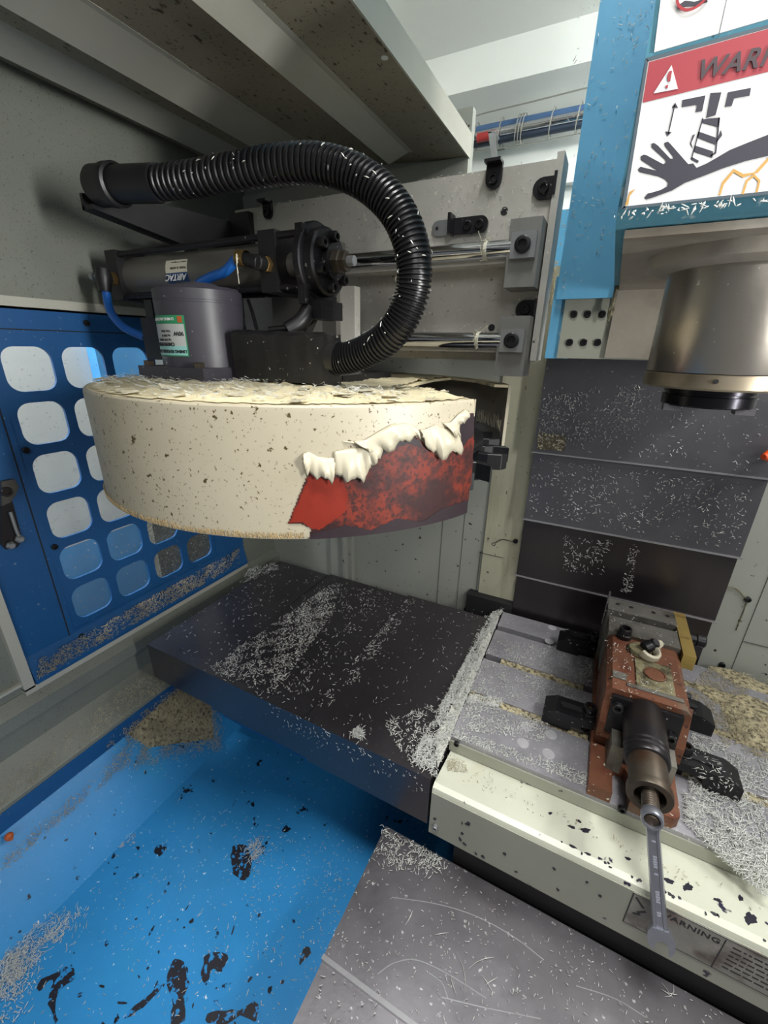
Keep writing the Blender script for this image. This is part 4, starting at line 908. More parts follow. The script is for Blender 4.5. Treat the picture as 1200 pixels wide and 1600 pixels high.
# gripper wheel in the opening
gw = nb(); lathe(gw, (CX, CY_, 1.352), (0, 0, 1), [(0, 0), (.285, 0), (.292, .004), (.292, .012), (.285, .016), (0, .016)], 72)
obj('gripper_wheel', gw, m_black, dr, smooth=True)
gw = nb(); lathe(gw, (CX, CY_, 1.368), (0, 0, 1), [(.23, 0), (.275, 0), (.275, .016), (.23, .022)], 72); obj('wheel_rim', gw, m_blackmetal, dr, smooth=True)
for a in (-14, 8.5, 31):
    a = math.radians(a); u = Vector((math.cos(a), math.sin(a), 0)); v = Vector((-u.y, u.x, 0)); c = Vector((CX, CY_, 0))
    for s in (-1, 1):
        bm = nb(); pts = [(.262, .010), (.262, .024), (.305, .037), (.326, .034), (.334, .022), (.325, .024), (.308, .026), (.295, .018)]
        A = [bm.verts.new(c+u*p+v*q*s+Vector((0, 0, 1.328))) for p, q in pts]; Bq = [bm.verts.new(c+u*p+v*q*s+Vector((0, 0, 1.352))) for p, q in pts]
        f1 = bm.faces.new(A); f2 = bm.faces.new(Bq[::-1])
        for k in range(8): bm.faces.new((A[k], Bq[k], Bq[(k+1) % 8], A[(k+1) % 8]))
        bmesh.ops.triangulate(bm, faces=[f1, f2]); obj('gripper_finger', bm, m_black, dr, bevel=.001)
    bm = nb(); q = c+u*.285+Vector((0, 0, 1.328)); cyl(bm, q, q+Vector((0, 0, -.022)), .012, 18, ch=.002); bolt(bm, q+Vector((0, 0, -.022)), (0, 0, -1), .009, .006); obj('gripper_pivot', bm, m_blackmetal, dr, smooth=True)
bm = nb()
for k in range(70):
    a = math.radians(26+22*rnd.random()); p = cylp(a, 1.362+.004*rnd.random(), CR-.006); tube(bm, [p, p+Vector((rnd.gauss(0, .003), -.004*rnd.random(), .012+.014*rnd.random()))], [.0007, .0003], 4)
obj('bristle', bm, m_peel, dr, kind='stuff')
bm = nb(); cyl(bm, (CX, CY_, ZB+.01), (CX, CY_, ZT), .09, 32); obj('hub', bm, m_blackmetal, dr)
# dark bearing gap between the drum and the motor base, plus hub tie to the carriage
bm = nb(); box(bm, CX-.09, CX+.07, .60, .775, ZT-.001, ZT+.012); obj('hub_flange', bm, m_blackmetal, dr, bevel=.002)

# ================================================================== SLIDE PLATE, RODS
sp = thing('slide_plate', (-.44, .80, 1.482), 'grey cast slide plate with two chrome guide rods behind the hose', 'slide plate')
PX0, PX1 = -.765, -.118
bm = nb(); box(bm, PX0, PX1, .797, .825, 1.482, 1.764); obj('plate', bm, m_plate, sp, bevel=.003, seg=2)
bm = nb(); box(bm, PX1-.004, PX1+.006, .775, .83, 1.484, 1.765); obj('edge_strip', bm, m_plate, sp, bevel=.002)
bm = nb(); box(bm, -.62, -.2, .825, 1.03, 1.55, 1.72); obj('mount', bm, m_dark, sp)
RY = .748
for z, name in ((1.644, 'upper'), (1.514, 'lower')):
    bm = nb(); cyl(bm, (-.74, RY, z), (-.128, RY, z), .0125, 32, ch=.001); obj('guide_rod', bm, m_chrome, sp, smooth=True)
    bm = nb(); box(bm, -.70, -.16, RY+.006, .797, z-.018, z-.006); obj('rod_rail', bm, m_plate, sp, bevel=.001)
    bm = nb(); box(bm, -.170, -.124, RY-.010, .797, z-.054, z+.036); obj('rod_support', bm, m_bracket, sp, bevel=.002)
    bm = nb(); box(bm, -.164, -.128, RY-.020, RY-.004, z-.017, z+.017); obj('support_cap', bm, m_zinc, sp, bevel=.003, seg=2)
    bm = nb(); bolt(bm, (-.146, RY-.020, z), (0, -1, 0), .0115, .006, 20); obj('cap_screw', bm, m_blackmetal, sp, smooth=True)
    bm = nb(); lathe(bm, (-.208, RY, z), (1, 0, 0), [(.0126, 0), (.0140, .001), (.0138, .004), (.0126, .006)], 20)
    for k in range(26):
        a = rnd.random()*6.3; p = Vector((-.205+rnd.gauss(0, .003), RY+math.cos(a)*.014, z+math.sin(a)*.014)); tube(bm, [p, p+Vector((rnd.gauss(0, .005), -.004, rnd.gauss(.002, .006)))], .0007, 4)
    obj('fibre_wrap', bm, m_labelcream, sp, kind='stuff', label='frayed fibre caught round the rod')
def tab(q, w, h, zdir=1):
    x, y, z = q; bm = nb(); pts = [(x-w, z+h), (x+w, z+h)]+[(x+w*math.cos(t), z-h*.4-w*math.sin(t)) for t in [PI*k/8 for k in range(9)]]
    prism(bm, pts, 'Y', .791, .797); 
    if zdir: box(bm, x-w, x+w, .775, .797, z+h-.004, z+h)
    o = obj('angle_tab', bm, m_blackmetal, sp, bevel=.001)
    bm = nb(); bolt(bm, (x, .791, z-h*.4), (0, -1, 0), .0075, .005); obj('tab_screw', bm, m_oxide, sp)
tab([(-0.2161,0.797,1.7554)][0], .0125, .016); tab([(-0.6739,0.797,1.756)][0], .011, .014)
for q in [(-0.14,0.797,1.7283),(-0.1441,0.797,1.563)]:
    x, y, z = q; bm = nb(); prism(bm, [(x+.022, z-.014), (x+.022, z+.014)]+[(x+.014*math.cos(t), z+.014*math.sin(t)) for t in [PI*.5+PI*k/8 for k in range(9)]], 'Y', .791, .797); box(bm, x+.018, x+.022, .772, .797, z-.014, z+.014); obj('angle_tab', bm, m_blackmetal, sp, bevel=.001)
    bm = nb(); bolt(bm, (x+.002, .791, z), (0, -1, 0), .008, .005); obj('tab_screw', bm, m_oxide, sp)
q = [(-0.3043,0.797,1.6911),(-0.2415,0.797,1.6902)]
bm = nb(); x, y, z = q[0]; prism(bm, [(x+.022, z-.0115), (x+.022, z+.0115)]+[(x+.0115*math.cos(t), z+.0115*math.sin(t)) for t in [PI*.5+PI*k/8 for k in range(9)]], 'Y', .792, .797); obj('zinc_tab', bm, m_zinc, sp, bevel=.0008)
bm = nb(); cyl(bm, (x-.002, .7925, z), (x-.002, .7915, z), .0028, 10); obj('tab_hole', bm, m_dark, sp)
bm = nb(); x2, y2, z2 = q[1]; prism(bm, [(x2-.036, z2-.012), (x2+.012, z2-.012)]+[(x2+.012+.012*math.cos(t), z2+.012*math.sin(t)) for t in [-PI/2+PI*k/8 for k in range(9)]]+[(x2-.036, z2+.012)], 'Y', .788, .7925); box(bm, x2-.038, x2-.033, .768, .7925, z2-.013, z2+.016); obj('sensor_bracket', bm, m_blackmetal, sp, bevel=.001)
for dx in (-.010, .010):
    bm = nb(); bolt(bm, (x2+dx, .788, z2), (0, -1, 0), .007, .004); obj('bracket_screw', bm, m_oxide, sp)
for q in [(-0.1952,0.797,1.706),(-0.4426,0.797,1.7443),(-0.1967,0.797,1.5357)]:
    bm = nb(); cyl(bm, (q[0], .7975, q[2]), (q[0], .7965, q[2]), .0058, 18); obj('tapped_hole', bm, m_dark, sp)
chips('shavings', None, [S([(-0.5193,0.796,1.7381),(-0.1236,0.796,1.7527),(-0.12,0.796,1.5027),(-0.5277,0.796,1.4769)], 420, .003, .008), S([(-0.7311,0.8231,1.7645),(-0.129,0.8121,1.7645),(-0.1297,0.8017,1.7645),(-0.7151,0.8059,1.7645)], 90, .004, .011, jit=.004)], parent=sp)

# carriage that carries the drum along the rods
ca = thing('drum_carriage', (-.49, .75, 1.457), 'dark carriage block sliding on the rods above the drum', 'carriage')
bm = nb(); box(bm, -.60, -.455, .70, .735, 1.457, 1.67); obj('carriage_plate', bm, m_alu, ca, bevel=.003)
bm = nb(); prism(bm, [(.70, 1.458), (.62, 1.458), (.62, 1.468), (.70, 1.56)], 'X', -.50, -.485); obj('gusset', bm, m_alu, ca, bevel=.001)
bm = nb(); box(bm, -.455, -.425, .715, .735, 1.46, 1.60); obj('stop_plate', bm, m_plate, ca, bevel=.002)
for z in (1.644, 1.514):
    for x in (-.585, -.50):
        bm = nb(); lathe(bm, (x-.02, RY, z), (1, 0, 0), [(.0128, 0), (.022, 0), (.022, .05), (.0128, .05)], 28); obj('linear_bearing', bm, m_blackmetal, ca, smooth=True)

# ================================================================== AIR CYLINDER
ac = thing('air_cylinder', (-.65, .60, 1.58), 'grey air cylinder with black end caps lying above the motor', 'air cylinder')
CYY, CZ = .605, 1.617
bm = nb(); cyl(bm, (-.845, CYY, CZ), (-.495, CYY, CZ), .034, 40); obj('barrel', bm, m_alu, ac, smooth=True)
for x0, x1 in ((-.872, -.842), (-.502, -.470)):
    bm = nb(); box(bm, x0, x1, CYY-.041, CYY+.041, CZ-.041, CZ+.041); obj('end_cap', bm, m_black, ac, bevel=.004, seg=2)
for sy_ in (-1, 1):
    for sz in (-1, 1):
        bm = nb(); cyl(bm, (-.86, CYY+sy_*.033, CZ+sz*.034), (-.415, CYY+sy_*.033, CZ+sz*.034), .005, 12); obj('tie_rod', bm, m_blackmetal, ac, smooth=True)
bm = nb(); cyl(bm, (-.475, CYY, CZ), (-.43, CYY, CZ), .018, 24); obj('gland', bm, m_alu, ac, smooth=True)
bm = nb(); box(bm, -.431, -.419, CYY-.043, CYY+.043, CZ-.058, CZ+.044); lathe(bm, (-.431, CYY, CZ), (1, 0, 0), [(0, 0), (.052, 0), (.054, .002), (.054, .011), (.052, .013), (0, .013)], 48); obj('mount_flange', bm, m_blackmetal, ac, smooth=True, bevel=.001)
bm = nb(); lathe(bm, (-.418, CYY, CZ), (1, 0, 0), [(.046, 0), (.046, .014), (.043, .017), (.024, .018), (.024, .026), (0, .026)], 40); obj('flange_cover', bm, m_blackmetal, ac, smooth=True)
for k in range(6):
    a = k*PI/3+.4; bm = nb(); bolt(bm, (-.402, CYY+math.cos(a)*.034, CZ+math.sin(a)*.034), (1, 0, 0), .0075, .012); obj('cover_screw', bm, m_oxide, ac, smooth=True)
bm = nb(); hexa(bm, (-.392, CYY, CZ), (1, 0, 0), .0165, .012); hexa(bm, (-.380, CYY, CZ), (1, 0, 0), .014, .010); obj('rod_nut', bm, m_gunend, ac)
bm = nb(); cyl(bm, (-.371, CYY, CZ), (-.359, CYY, CZ), .007, 12); obj('rod_end', bm, m_zinc, ac)
bm = nb(); box(bm, -.431, -.400, CYY-.03, CYY+.03, CZ-.078, CZ-.052); obj('flange_foot', bm, m_blackmetal, ac, bevel=.002)
def fitting(p, d, parent):
    bm = nb(); p = Vector(p); d = Vector(d).normalized()
    hexa(bm, p, d, .0115, .008); obj('brass_hex', bm, m_brassfit, parent)
    bm = nb(); cyl(bm, p+d*.008, p+d*.024, .0105, 18, ch=.0015); obj('fitting_body', bm, m_black, parent, smooth=True)
fitting((-.487, CYY-.041, CZ-.004), (0, -1, 0), ac)
el = Vector((-.487, CYY-.058, CZ-.004))
bm = nb(); cyl(bm, el, el+Vector((-.034, -.002, .008)), .0095, 18, ch=.001); obj('elbow', bm, m_black, ac, smooth=True)
bm = nb(); p = el+Vector((-.022, -.002, .006)); lathe(bm, p, (-1, 0, .15), [(.0108, 0), (.0115, .003), (.0108, .006), (.0118, .009), (.0108, .012), (.0115, .016), (.009, .018), (0, .018)], 18); obj('brass_ferrule', bm, m_brassfit, ac, smooth=True)
bm = nb()
for k in range(7):
    t = k/7*6.3; tube(bm, smooth_path([p+Vector((-.008+.002*math.cos(t), -.0115, .006*math.sin(t))), p+Vector((-.008, -.013, -.01)), p+Vector((-.009+.002*rnd.random(), -.012, -.016-.018*rnd.random()))], 8), .0005, 4)
obj('thread_tape', bm, m_labelcream, ac, kind='stuff', label='loose thread seal tape')
st = el+Vector((-.040, -.002, .009))
bm = nb(); tube(bm, smooth_path([st]+[(-0.5566,0.547,1.6056)]+[(-0.5965,0.552,1.5994)]+[(-0.6334,0.557,1.5896)]+[(-0.6706,0.562,1.5592)], 24), .0072, 14); obj('blue_tube', bm, m_bluehose, ac, smooth=True, label='blue air tube at the rod end')
fl = Vector((-.857, CYY-.041, CZ-.006))
fitting(fl, (0, -1, 0), ac)
bm = nb(); e2_ = fl+Vector((0, -.020, 0)); lathe(bm, e2_, (0, -.1, -1), [(0, -.016), (.012, -.014), (.0135, 0), (.012, .014), (.010, .024), (0, .024)], 18); obj('elbow', bm, m_black, ac, smooth=True)
bm = nb(); lathe(bm, e2_, (-1, 0, .1), [(.006, .010), (.006, .018), (.0045, .019), (.0045, .022), (.0075, .023), (.0075, .033), (.005, .034), (0, .034)], 12); obj('needle_screw', bm, m_zinc, ac, smooth=True)
bm = nb(); tube(bm, smooth_path([e2_+Vector((0, 0, -.020)), e2_+Vector((.004, -.004, -.040)), e2_+Vector((.022, -.012, -.062)), e2_+Vector((.055, -.015, -.085)), e2_+Vector((.085, 0, -.10))], 24), .0072, 14); obj('blue_tube', bm, m_bluehose, ac, smooth=True, label='blue air tube at the far end')
# maker's label, upside down on the barrel
def onbarrel(x, th, r): return Vector((x, CYY-math.cos(th)*r, CZ+math.sin(th)*r))
def barrelpatch(x0, x1, t0, t1, r, mat, name):
    bm = nb(); g = [[bm.verts.new(onbarrel(x, t0+(t1-t0)*k/8, r)) for k in range(9)] for x in (x0, x1)]
    for k in range(8): bm.faces.new((g[0][k], g[1][k], g[1][k+1], g[0][k+1]))
    return obj(name, bm, mat, ac)
lx0, lx1 = -.722, -.668
barrelpatch(lx0, lx1, -.62, .52, .0344, m_labelcream, 'maker_label')
barrelpatch(lx0, lx1, -.62, -.08, .0346, m_labelnavy, 'maker_label_band')
th = -.34; c = onbarrel(lx1-.002, -.15, .0352)
text('maker_lettering', 'AIRTAC', .0155, c, (-1, 0, 0), (0, -math.sin(.33), -math.cos(.33)), m_inklight, ac, bold=.0002, spacing=.95)
c = onbarrel(lx1-.002, .16, .0352); text('model_lettering', 'MODEL: SC 63X250', .0046, c, (-1, 0, 0), (0, .1, -1), m_ink, ac)
c = onbarrel(lx1-.002, .40, .0352); text('range_lettering', 'PRESS: 1~9.0 kgf/cm2', .0042, c, (-1, 0, 0), (0, .35, -1), m_ink, ac)

# ================================================================== MOTOR
mo = thing('drum_motor', (-.612, .535, ZT), 'grey cylindrical geared motor standing on the cream drum', 'motor')
mx_, my = -.612, .538
bm = nb(); lathe(bm, (mx_, my, 1.465), (0, 0, 1), [(.067, 0), (.067, .094), (.0675, .0945), (.0675, .097), (.067, .0975), (.067, .112), (.0635, .117), (.034, .118), (.030, .124), (0, .125)], 56); obj('motor_body', bm, m_motor, mo, smooth=True)
bm = nb(); box(bm, mx_-.078, mx_+.072, my-.072, my+.072, 1.444, 1.466); obj('motor_base', bm, m_motor, mo, bevel=.008, seg=3)
for dx, dy in ((-.066, -.060), (.055, -.064), (.060, .06)):
    bm = nb(); hexa(bm, (mx_+dx, my+dy, 1.466), (0, 0, 1), .0085, .008); obj('base_bolt', bm, m_gunend, mo)
bm = nb(); box(bm, mx_-.112, mx_-.055, my-.03, my+.05, 1.474, 1.540); obj('terminal_box', bm, m_black, mo, bevel=.004, seg=2)
bm = nb(); box(bm, mx_-.078, mx_-.06, my-.042, my-.025, 1.538, 1.565); obj('terminal_clip', bm, m_black, mo, bevel=.002)
def onmotor(deg, z, r): a = math.radians(deg); return Vector((mx_+math.cos(a)*r, my+math.sin(a)*r, z))
def motorpatch(d0, d1, z0, z1, r, mat, name, parent):
    bm = nb(); g = [[bm.verts.new(onmotor(d0+(d1-d0)*k/16, z, r)) for k in range(17)] for z in (z0, z1)]
    for k in range(16): bm.faces.new((g[0][k], g[0][k+1], g[1][k+1], g[1][k]))
    return obj(name, bm, mat, parent, smooth=True)
D0, D1 = 236, 298
ml = motorpatch(D0, D1, 1.482, 1.540, .0674, m_labelgreen, 'rating_label', mo)
motorpatch(D0+1.5, D1-1.5, 1.4835, 1.528, .0676, m_label, 'rating_field', ml)
motorpatch(D0+1.5, D1-1.5, 1.4835, 1.497, .0677, m_labelteal, 'rating_teal_field', ml)
motorpatch(D1-9, D1-3, 1.530, 1.5385, .0678, m_logo, 'rating_logo', ml)
def wraptext(s, size, d, z, mat, bold=0.):
    """lettering turned upside down and bent round the motor, starting at angle d and running left"""
    o = text('rating_lettering', s, size, (0, 0, 0), (-1, 0, 0), (0, 0, -1), mat, ml, bold=bold)
    for v in o.data.vertices:
        a = d+math.degrees(v.co.x/.0682); p = onmotor(a, z+v.co.z, .0680+v.co.y); v.co = p
    return o
wraptext('LIMING REVERSIBLE MOTOR', .0062, D1-2, 1.491, m_ink, .0002)
wraptext('CM09RW/90/25F', .0072, D1-18, 1.5015, m_ink, .0002)
wraptext('90W', .0082, D1-3, 1.517, m_ink, .0002)
wraptext('1\u03c6 220V 50/60 Hz', .0045, D1-22, 1.507, m_ink); wraptext('1\u03c6 220V 4P', .0045, D1-22, 1.513, m_ink); wraptext('Duty 30min', .0045, D1-22, 1.519, m_ink)
wraptext('LI MING MACHINERY', .0055, D1-14, 1.5365, m_inklight, .0001)

# black taped cable box + corrugated hose
tbx = thing('taped_cable_box', (-.42, .53, ZT), 'black tape-wrapped cable box between motor and hose', 'cable box')
bm = nb(); n = 14; rings = []
for k in range(n+1):
    x = -.530+.172*k/n; t = .0015*math.sin(k*1.9); e = .004*k/n
    rings.append([bm.verts.new((x, yy, zz)) for yy, zz in ((.519+t, 1.4495), (.517+t, 1.516-e+t), (.523, 1.521-e+t), (.552, 1.522-e-t), (.556, 1.4495))])
for A, Bq in zip(rings, rings[1:]):
    for k in range(5): bm.faces.new((A[k], A[(k+1) % 5], Bq[(k+1) % 5], Bq[k]))
bm.faces.new(rings[0][::-1]); bm.faces.new(rings[-1])
obj('box_body', bm, m_tape, tbx, bevel=.003, seg=2, smooth=True)
bm = nb(); box(bm, -.362, -.352, .519, .553, 1.448, 1.516); obj('box_end', bm, m_tape, tbx, bevel=.002)
bm = nb(); tube(bm, smooth_path([(-.425, .58, 1.553), (-.43, .565, 1.535), (-.445, .55, 1.522)], 10), .012, 12); tube(bm, smooth_path([(-.425, .60, 1.56), (-.425, .60, 1.545), (-.45, .58, 1.528), (-.49, .56, 1.522)], 14), .006, 10); obj('cable', bm, m_black, tbx, smooth=True)
bm = nb(); tube(bm, smooth_path([(-.565, .60, 1.57), (-.535, .575, 1.55), (-.515, .56, 1.525)], 12), .003, 8); obj('wire', bm, m_black, tbx)

hs = thing('corrugated_hose', (-.30, .53, 1.487), 'black corrugated conduit hose looping from the cable box to the left bracket', 'hose')
hp_ = [(-.356, .535, 1.486)]+[(-0.3332,0.535,1.485)]+[(-0.2997,0.534,1.4949)]+[(-0.2669,0.53,1.5111)]+[(-0.2439,0.53,1.5367)]+[(-0.2314,0.53,1.5699)]+[(-0.2339,0.53,1.6052)]+[(-0.2503,0.53,1.6415)]+[(-0.2778,0.528,1.6702)]+[(-0.316,0.525,1.6927)]+[(-0.3625,0.52,1.7061)]+[(-0.4202,0.515,1.711)]+[(-0.4857,0.51,1.7108)]+[(-0.5577,0.505,1.7107)]+[(-0.6298,0.5,1.713)]
path = smooth_path(hp_, 600)
rr = []
for i in range(601): rr.append(.0215 if (i % 6) in (0, 1, 2) else .0182)
bm = nb(); tube(bm, path, rr, 20); obj('hose_body', bm, m_hose, hs, smooth=True)
e0, e1_ = path[-1], [(-0.693,0.495,1.7184)][0]; e2v = [(-0.7261,0.493,1.7203)][0]
bm = nb(); tube(bm, smooth_path([path[-8], e0, e1_, e2v], 16), [.0235]*13+[.024, .026, .026, .023], 24); obj('end_sleeve', bm, m_black, hs, smooth=True)
bm = nb(); d = Vector(e2v)-Vector(e1_); lathe(bm, Vector(e1_)+d*.3, d, [(.0245, -.004), (.0285, -.002), (.0285, .012), (.0265, .016), (.027, .040), (.024, .046), (0, .046)], 28); obj('end_connector', bm, m_black, hs, smooth=True)
bm = nb(); tube(bm, path[0:26], .0226, 20); obj('tape_wrap', bm, m_tape, hs, smooth=True)
chv = []
bm = nb()
for k in range(170):
    i = rnd.randrange(60, 560); p = path[i]; t = (path[min(i+3, 600)]-path[i-3]).normalized(); u, v = basis(t); a = rnd.random()*6.3
    nrm2 = u*math.cos(a)+v*math.sin(a)
    if nrm2.z < -.2: continue
    q = p+nrm2*.0222; dd = (t*rnd.gauss(0, 1)+nrm2.cross(t)*rnd.gauss(0, 1)).normalized()*(.0012+.003*rnd.random()**2)
    tube(bm, [q-dd, q+nrm2*.0005, q+dd], [.0003, .0007, .0002], 4)
obj('shavings', bm, m_chip, hs, kind='stuff')
hb = thing('hose_bracket', (-.76, .65, 1.68), 'black angled bracket holding the hose end in front of the left wall', 'bracket')
bm = nb(); prism(bm, [(.478, 1.712), (.478, 1.690), (.66, 1.668), (.797, 1.655), (.797, 1.742), (.66, 1.735)], 'X', -.772, -.766); obj('bracket_web', bm, m_black, hb, bevel=.001)
bm = nb(); prism(bm, [(.478, 1.696), (.478, 1.690), (.797, 1.653), (.797, 1.659)], 'X', -.772, -.745); obj('bracket_flange', bm, m_black, hb, bevel=.001)
bm = nb(); box(bm, -.768, -.716, .782, .797, 1.64, 1.755); obj('bracket_foot', bm, m_black, hb, bevel=.002)
bm = nb(); lathe(bm, (-.752, .66, 1.674), (0, 0, -1), [(0, 0), (.014, 0), (.014, .012), (0, .016)], 16); bolt(bm, (-.752, .66, 1.66), (0, 0, -1), .008, .006); obj('bracket_bolt', bm, m_oxide, hb, smooth=True)

# ================================================================== SMALL THINGS
lt = thing('door_latch', (-.945, .33, 1.18), 'worn steel latch hanging at the left edge of the blue guard', 'latch')
la = [(-0.94,0.3323,1.2644),(-0.94,0.3516,1.2641),(-0.94,0.3546,1.2485),(-0.94,0.3464,1.2359),(-0.94,0.3354,1.2242),(-0.94,0.3211,1.2213)]
bm = nb(); prism(bm, [(p[1], p[2]) for p in la], 'X', -.944, -.934); obj('latch_plate', bm, m_latch, lt, bevel=.001)
q = [(-0.934,0.3335,1.2456)][0]; bm = nb(); bolt(bm, q, (1, 0, 0), .009, .006); obj('latch_screw', bm, m_gun, lt, smooth=True)
la = [(-0.94,0.3226,1.227),(-0.94,0.34,1.2303),(-0.94,0.3369,1.1671),(-0.94,0.3355,1.145),(-0.94,0.3228,1.1355),(-0.94,0.3077,1.1394),(-0.94,0.3031,1.1519)]
bm = nb(); prism(bm, [(p[1], p[2]) for p in la], 'X', -.944, -.937); obj('latch_arm', bm, m_gun, lt, bevel=.001)
bm = nb(); a, b, c_ = [(-0.932,0.3297,1.2075),(-0.932,0.3298,1.169),(-0.932,0.3317,1.1524)]; tube(bm, smooth_path([a, b, c_], 8), .003, 8); q = [(-0.934,0.3147,1.1458),(-0.934,0.3305,1.1524)]; 
for p in q: lathe(bm, p, (1, 0, 0), [(.008, 0), (.008, .004), (.005, .008), (0, .008)], 6)
obj('latch_spring', bm, m_zinc, lt)
bm = nb(); q = [(-0.872,0.1475,0.6073)][0]; bmesh.ops.create_icosphere(bm, subdivisions=3, radius=.0075, matrix=Matrix.Translation((q[0], q[1], q[2]))); cyl(bm, Vector(q)+Vector((.006, 0, 0)), Vector(q)+Vector((.009, -.001, 0)), .004, 10)
tag(obj('orange_plug', bm, m_orangedull, smooth=True), 'small dull orange plug lying by the left lip of the pan', 'plug')

# bundle of tubes on the rear wall
cb = thing('cable_bundle', (-.33, 1.33, 2.02), 'bundle of tubes lashed with wire along the white rear wall', 'cable bundle')
y = 1.345
pA, pB = [(-0.5013,1.345,2.0193)][0], [(-0.1453,1.345,2.0193)][0]
for (dz, dy, r, mat, nm) in ((.014, 0, .010, m_bluecable, 'blue_cable'), (0, -.008, .010, m_chrome, 'steel_tube'), (-.013, 0, .009, m_rubber, 'dark_cable')):
    bm = nb(); cyl(bm, Vector(pA)+Vector((-.1, dy, dz+.0)), Vector(pB)+Vector((.1, dy, dz)), r, 16); obj(nm, bm, mat, cb, smooth=True)
a, b = [(-0.4153,1.33,2.0122),(-0.3671,1.33,2.0126)]; bm = nb(); cyl(bm, a, b, .010, 12); obj('red_sleeve', bm, m_redcable, cb, smooth=True)
bm = nb()
for k in range(9):
    f = [.05, .17, .22, .40, .52, .54, .56, .75, .92][k]; c = Vector(pA).lerp(Vector(pB), f)
    tube(bm, [c+Vector((.004*math.sin(t), -.030*math.cos(t)*.7-.002, .030*math.sin(t))) for t in [2*PI*j/16 for j in range(17)]], .0014, 5)
tube(bm, smooth_path([Vector(pA)+Vector((0, -.01, .038)), Vector(pA).lerp(Vector(pB), .3)+Vector((0, -.01, .044)), Vector(pA).lerp(Vector(pB), .6)+Vector((0, -.01, .046)), Vector(pB)+Vector((0, -.01, .05))], 30), .0016, 6)
tube(bm, smooth_path([Vector(pA)+Vector((0, -.01, -.03)), Vector(pA).lerp(Vector(pB), .5)+Vector((0, -.01, -.036)), Vector(pB)+Vector((0, -.01, -.034))], 30), .0014, 6)
obj('tie_wire', bm, m_wire, cb)
bm = nb(); q = [(-0.3771,1.3,2.0065),(-0.3588,1.3,2.0011),(-0.3482,1.3,1.9505),(-0.3608,1.3,1.947)]; prism(bm, [(p[0], p[2]) for p in q], 'Y', 1.29, 1.297); box(bm, q[0][0], q[1][0], 1.29, 1.40, q[0][2]-.004, q[0][2]); obj('hanger', bm, m_zinc, cb, bevel=.001)

# ================================================================== SHAVINGS
chips('metal_shavings', 'bright shavings swept in a trail over the dark way cover', [
    S([(-0.652,0.4802,0.8505),(-0.6125,0.8937,0.8505),(-0.5889,0.8985,0.8505),(-0.5278,0.7658,0.8505),(-0.4968,0.5907,0.8505),(-0.4822,0.4886,0.8505),(-0.6399,0.4692,0.8505)], 2300, .003, .009, jit=.004),
    S([(-0.652,0.4802,0.8505),(-0.5999,0.9089,0.8505),(-0.4596,0.9257,0.8505),(-0.4017,0.5753,0.8505),(-0.4518,0.4716,0.8505),(-0.6399,0.4692,0.8505)], 600),
    S([(-0.3859,0.9395,0.8505),(-0.36,0.9244,0.8505),(-0.3543,0.6006,0.8505),(-0.37,0.4838,0.8505),(-0.3913,0.4725,0.8505),(-0.3769,0.7301,0.8505)], 260, .004, .009),
    S([(-0.8372,0.4616,0.8505),(-0.8612,0.9005,0.8505),(-0.3859,0.9395,0.8505),(-0.1446,0.9799,0.8505),(-0.1352,0.4598,0.8505)], 650),
    S([(-0.8896,0.8445,0.847),(-0.8569,0.9103,0.847),(-0.8081,0.8987,0.847),(-0.8313,0.8099,0.847),(-0.8544,0.7558,0.847)], 350, jit=.006),
    S([(-0.2982,0.4705,0.851),(-0.2898,0.4902,0.851),(-0.2728,0.4839,0.851),(-0.2731,0.4617,0.851)], 120, .006, .014, jit=.01),
    S([(-0.2551,0.525,0.8505),(-0.1869,0.6124,0.8505),(-0.1222,0.469,0.8505),(-0.1769,0.4653,0.8505)], 420, .004, .010, jit=.003),
    S([(-0.4749,0.462,0.8562),(-0.1525,0.462,0.8471),(-0.1505,0.462,0.8104),(-0.4641,0.462,0.8035)], 120)])
pile = [(-0.1612,0.9644,0.8505),(-0.139,0.9929,0.8505),(-0.1381,0.8196,0.8505),(-0.135,0.6774,0.8505),(-0.1355,0.557,0.8505),(-0.1314,0.4703,0.8505),(-0.1792,0.4705,0.8505),(-0.1628,0.5821,0.8505),(-0.1627,0.7243,0.8505)]
bm = nb(); mound(bm, [(-0.1569,0.9603,0.8505),(-0.1407,0.9853,0.8505),(-0.1383,0.8322,0.8505),(-0.1374,0.6859,0.8505),(-0.1368,0.5718,0.8505),(-0.1354,0.4871,0.8505),(-0.1611,0.5435,0.8505),(-0.1565,0.6196,0.8505),(-0.1591,0.7263,0.8505)], .010); 
mo_ = obj('shavings_drift', bm, m_chippale, smooth=True); tag(mo_, 'pale drift of shavings along the joint of way cover and table', 'shavings', kind='stuff')
chips('metal_shavings', 'thick band of bright shavings along the edge between cover and table', [
    S(pile, 3600, .004, .012, jit=.008, mound=.006), S([(-0.177,0.9398,0.8505),(-0.139,0.9929,0.8505),(-0.1406,0.5543,0.8505),(-0.1628,0.4727,0.8505)], 600, jit=.004)])
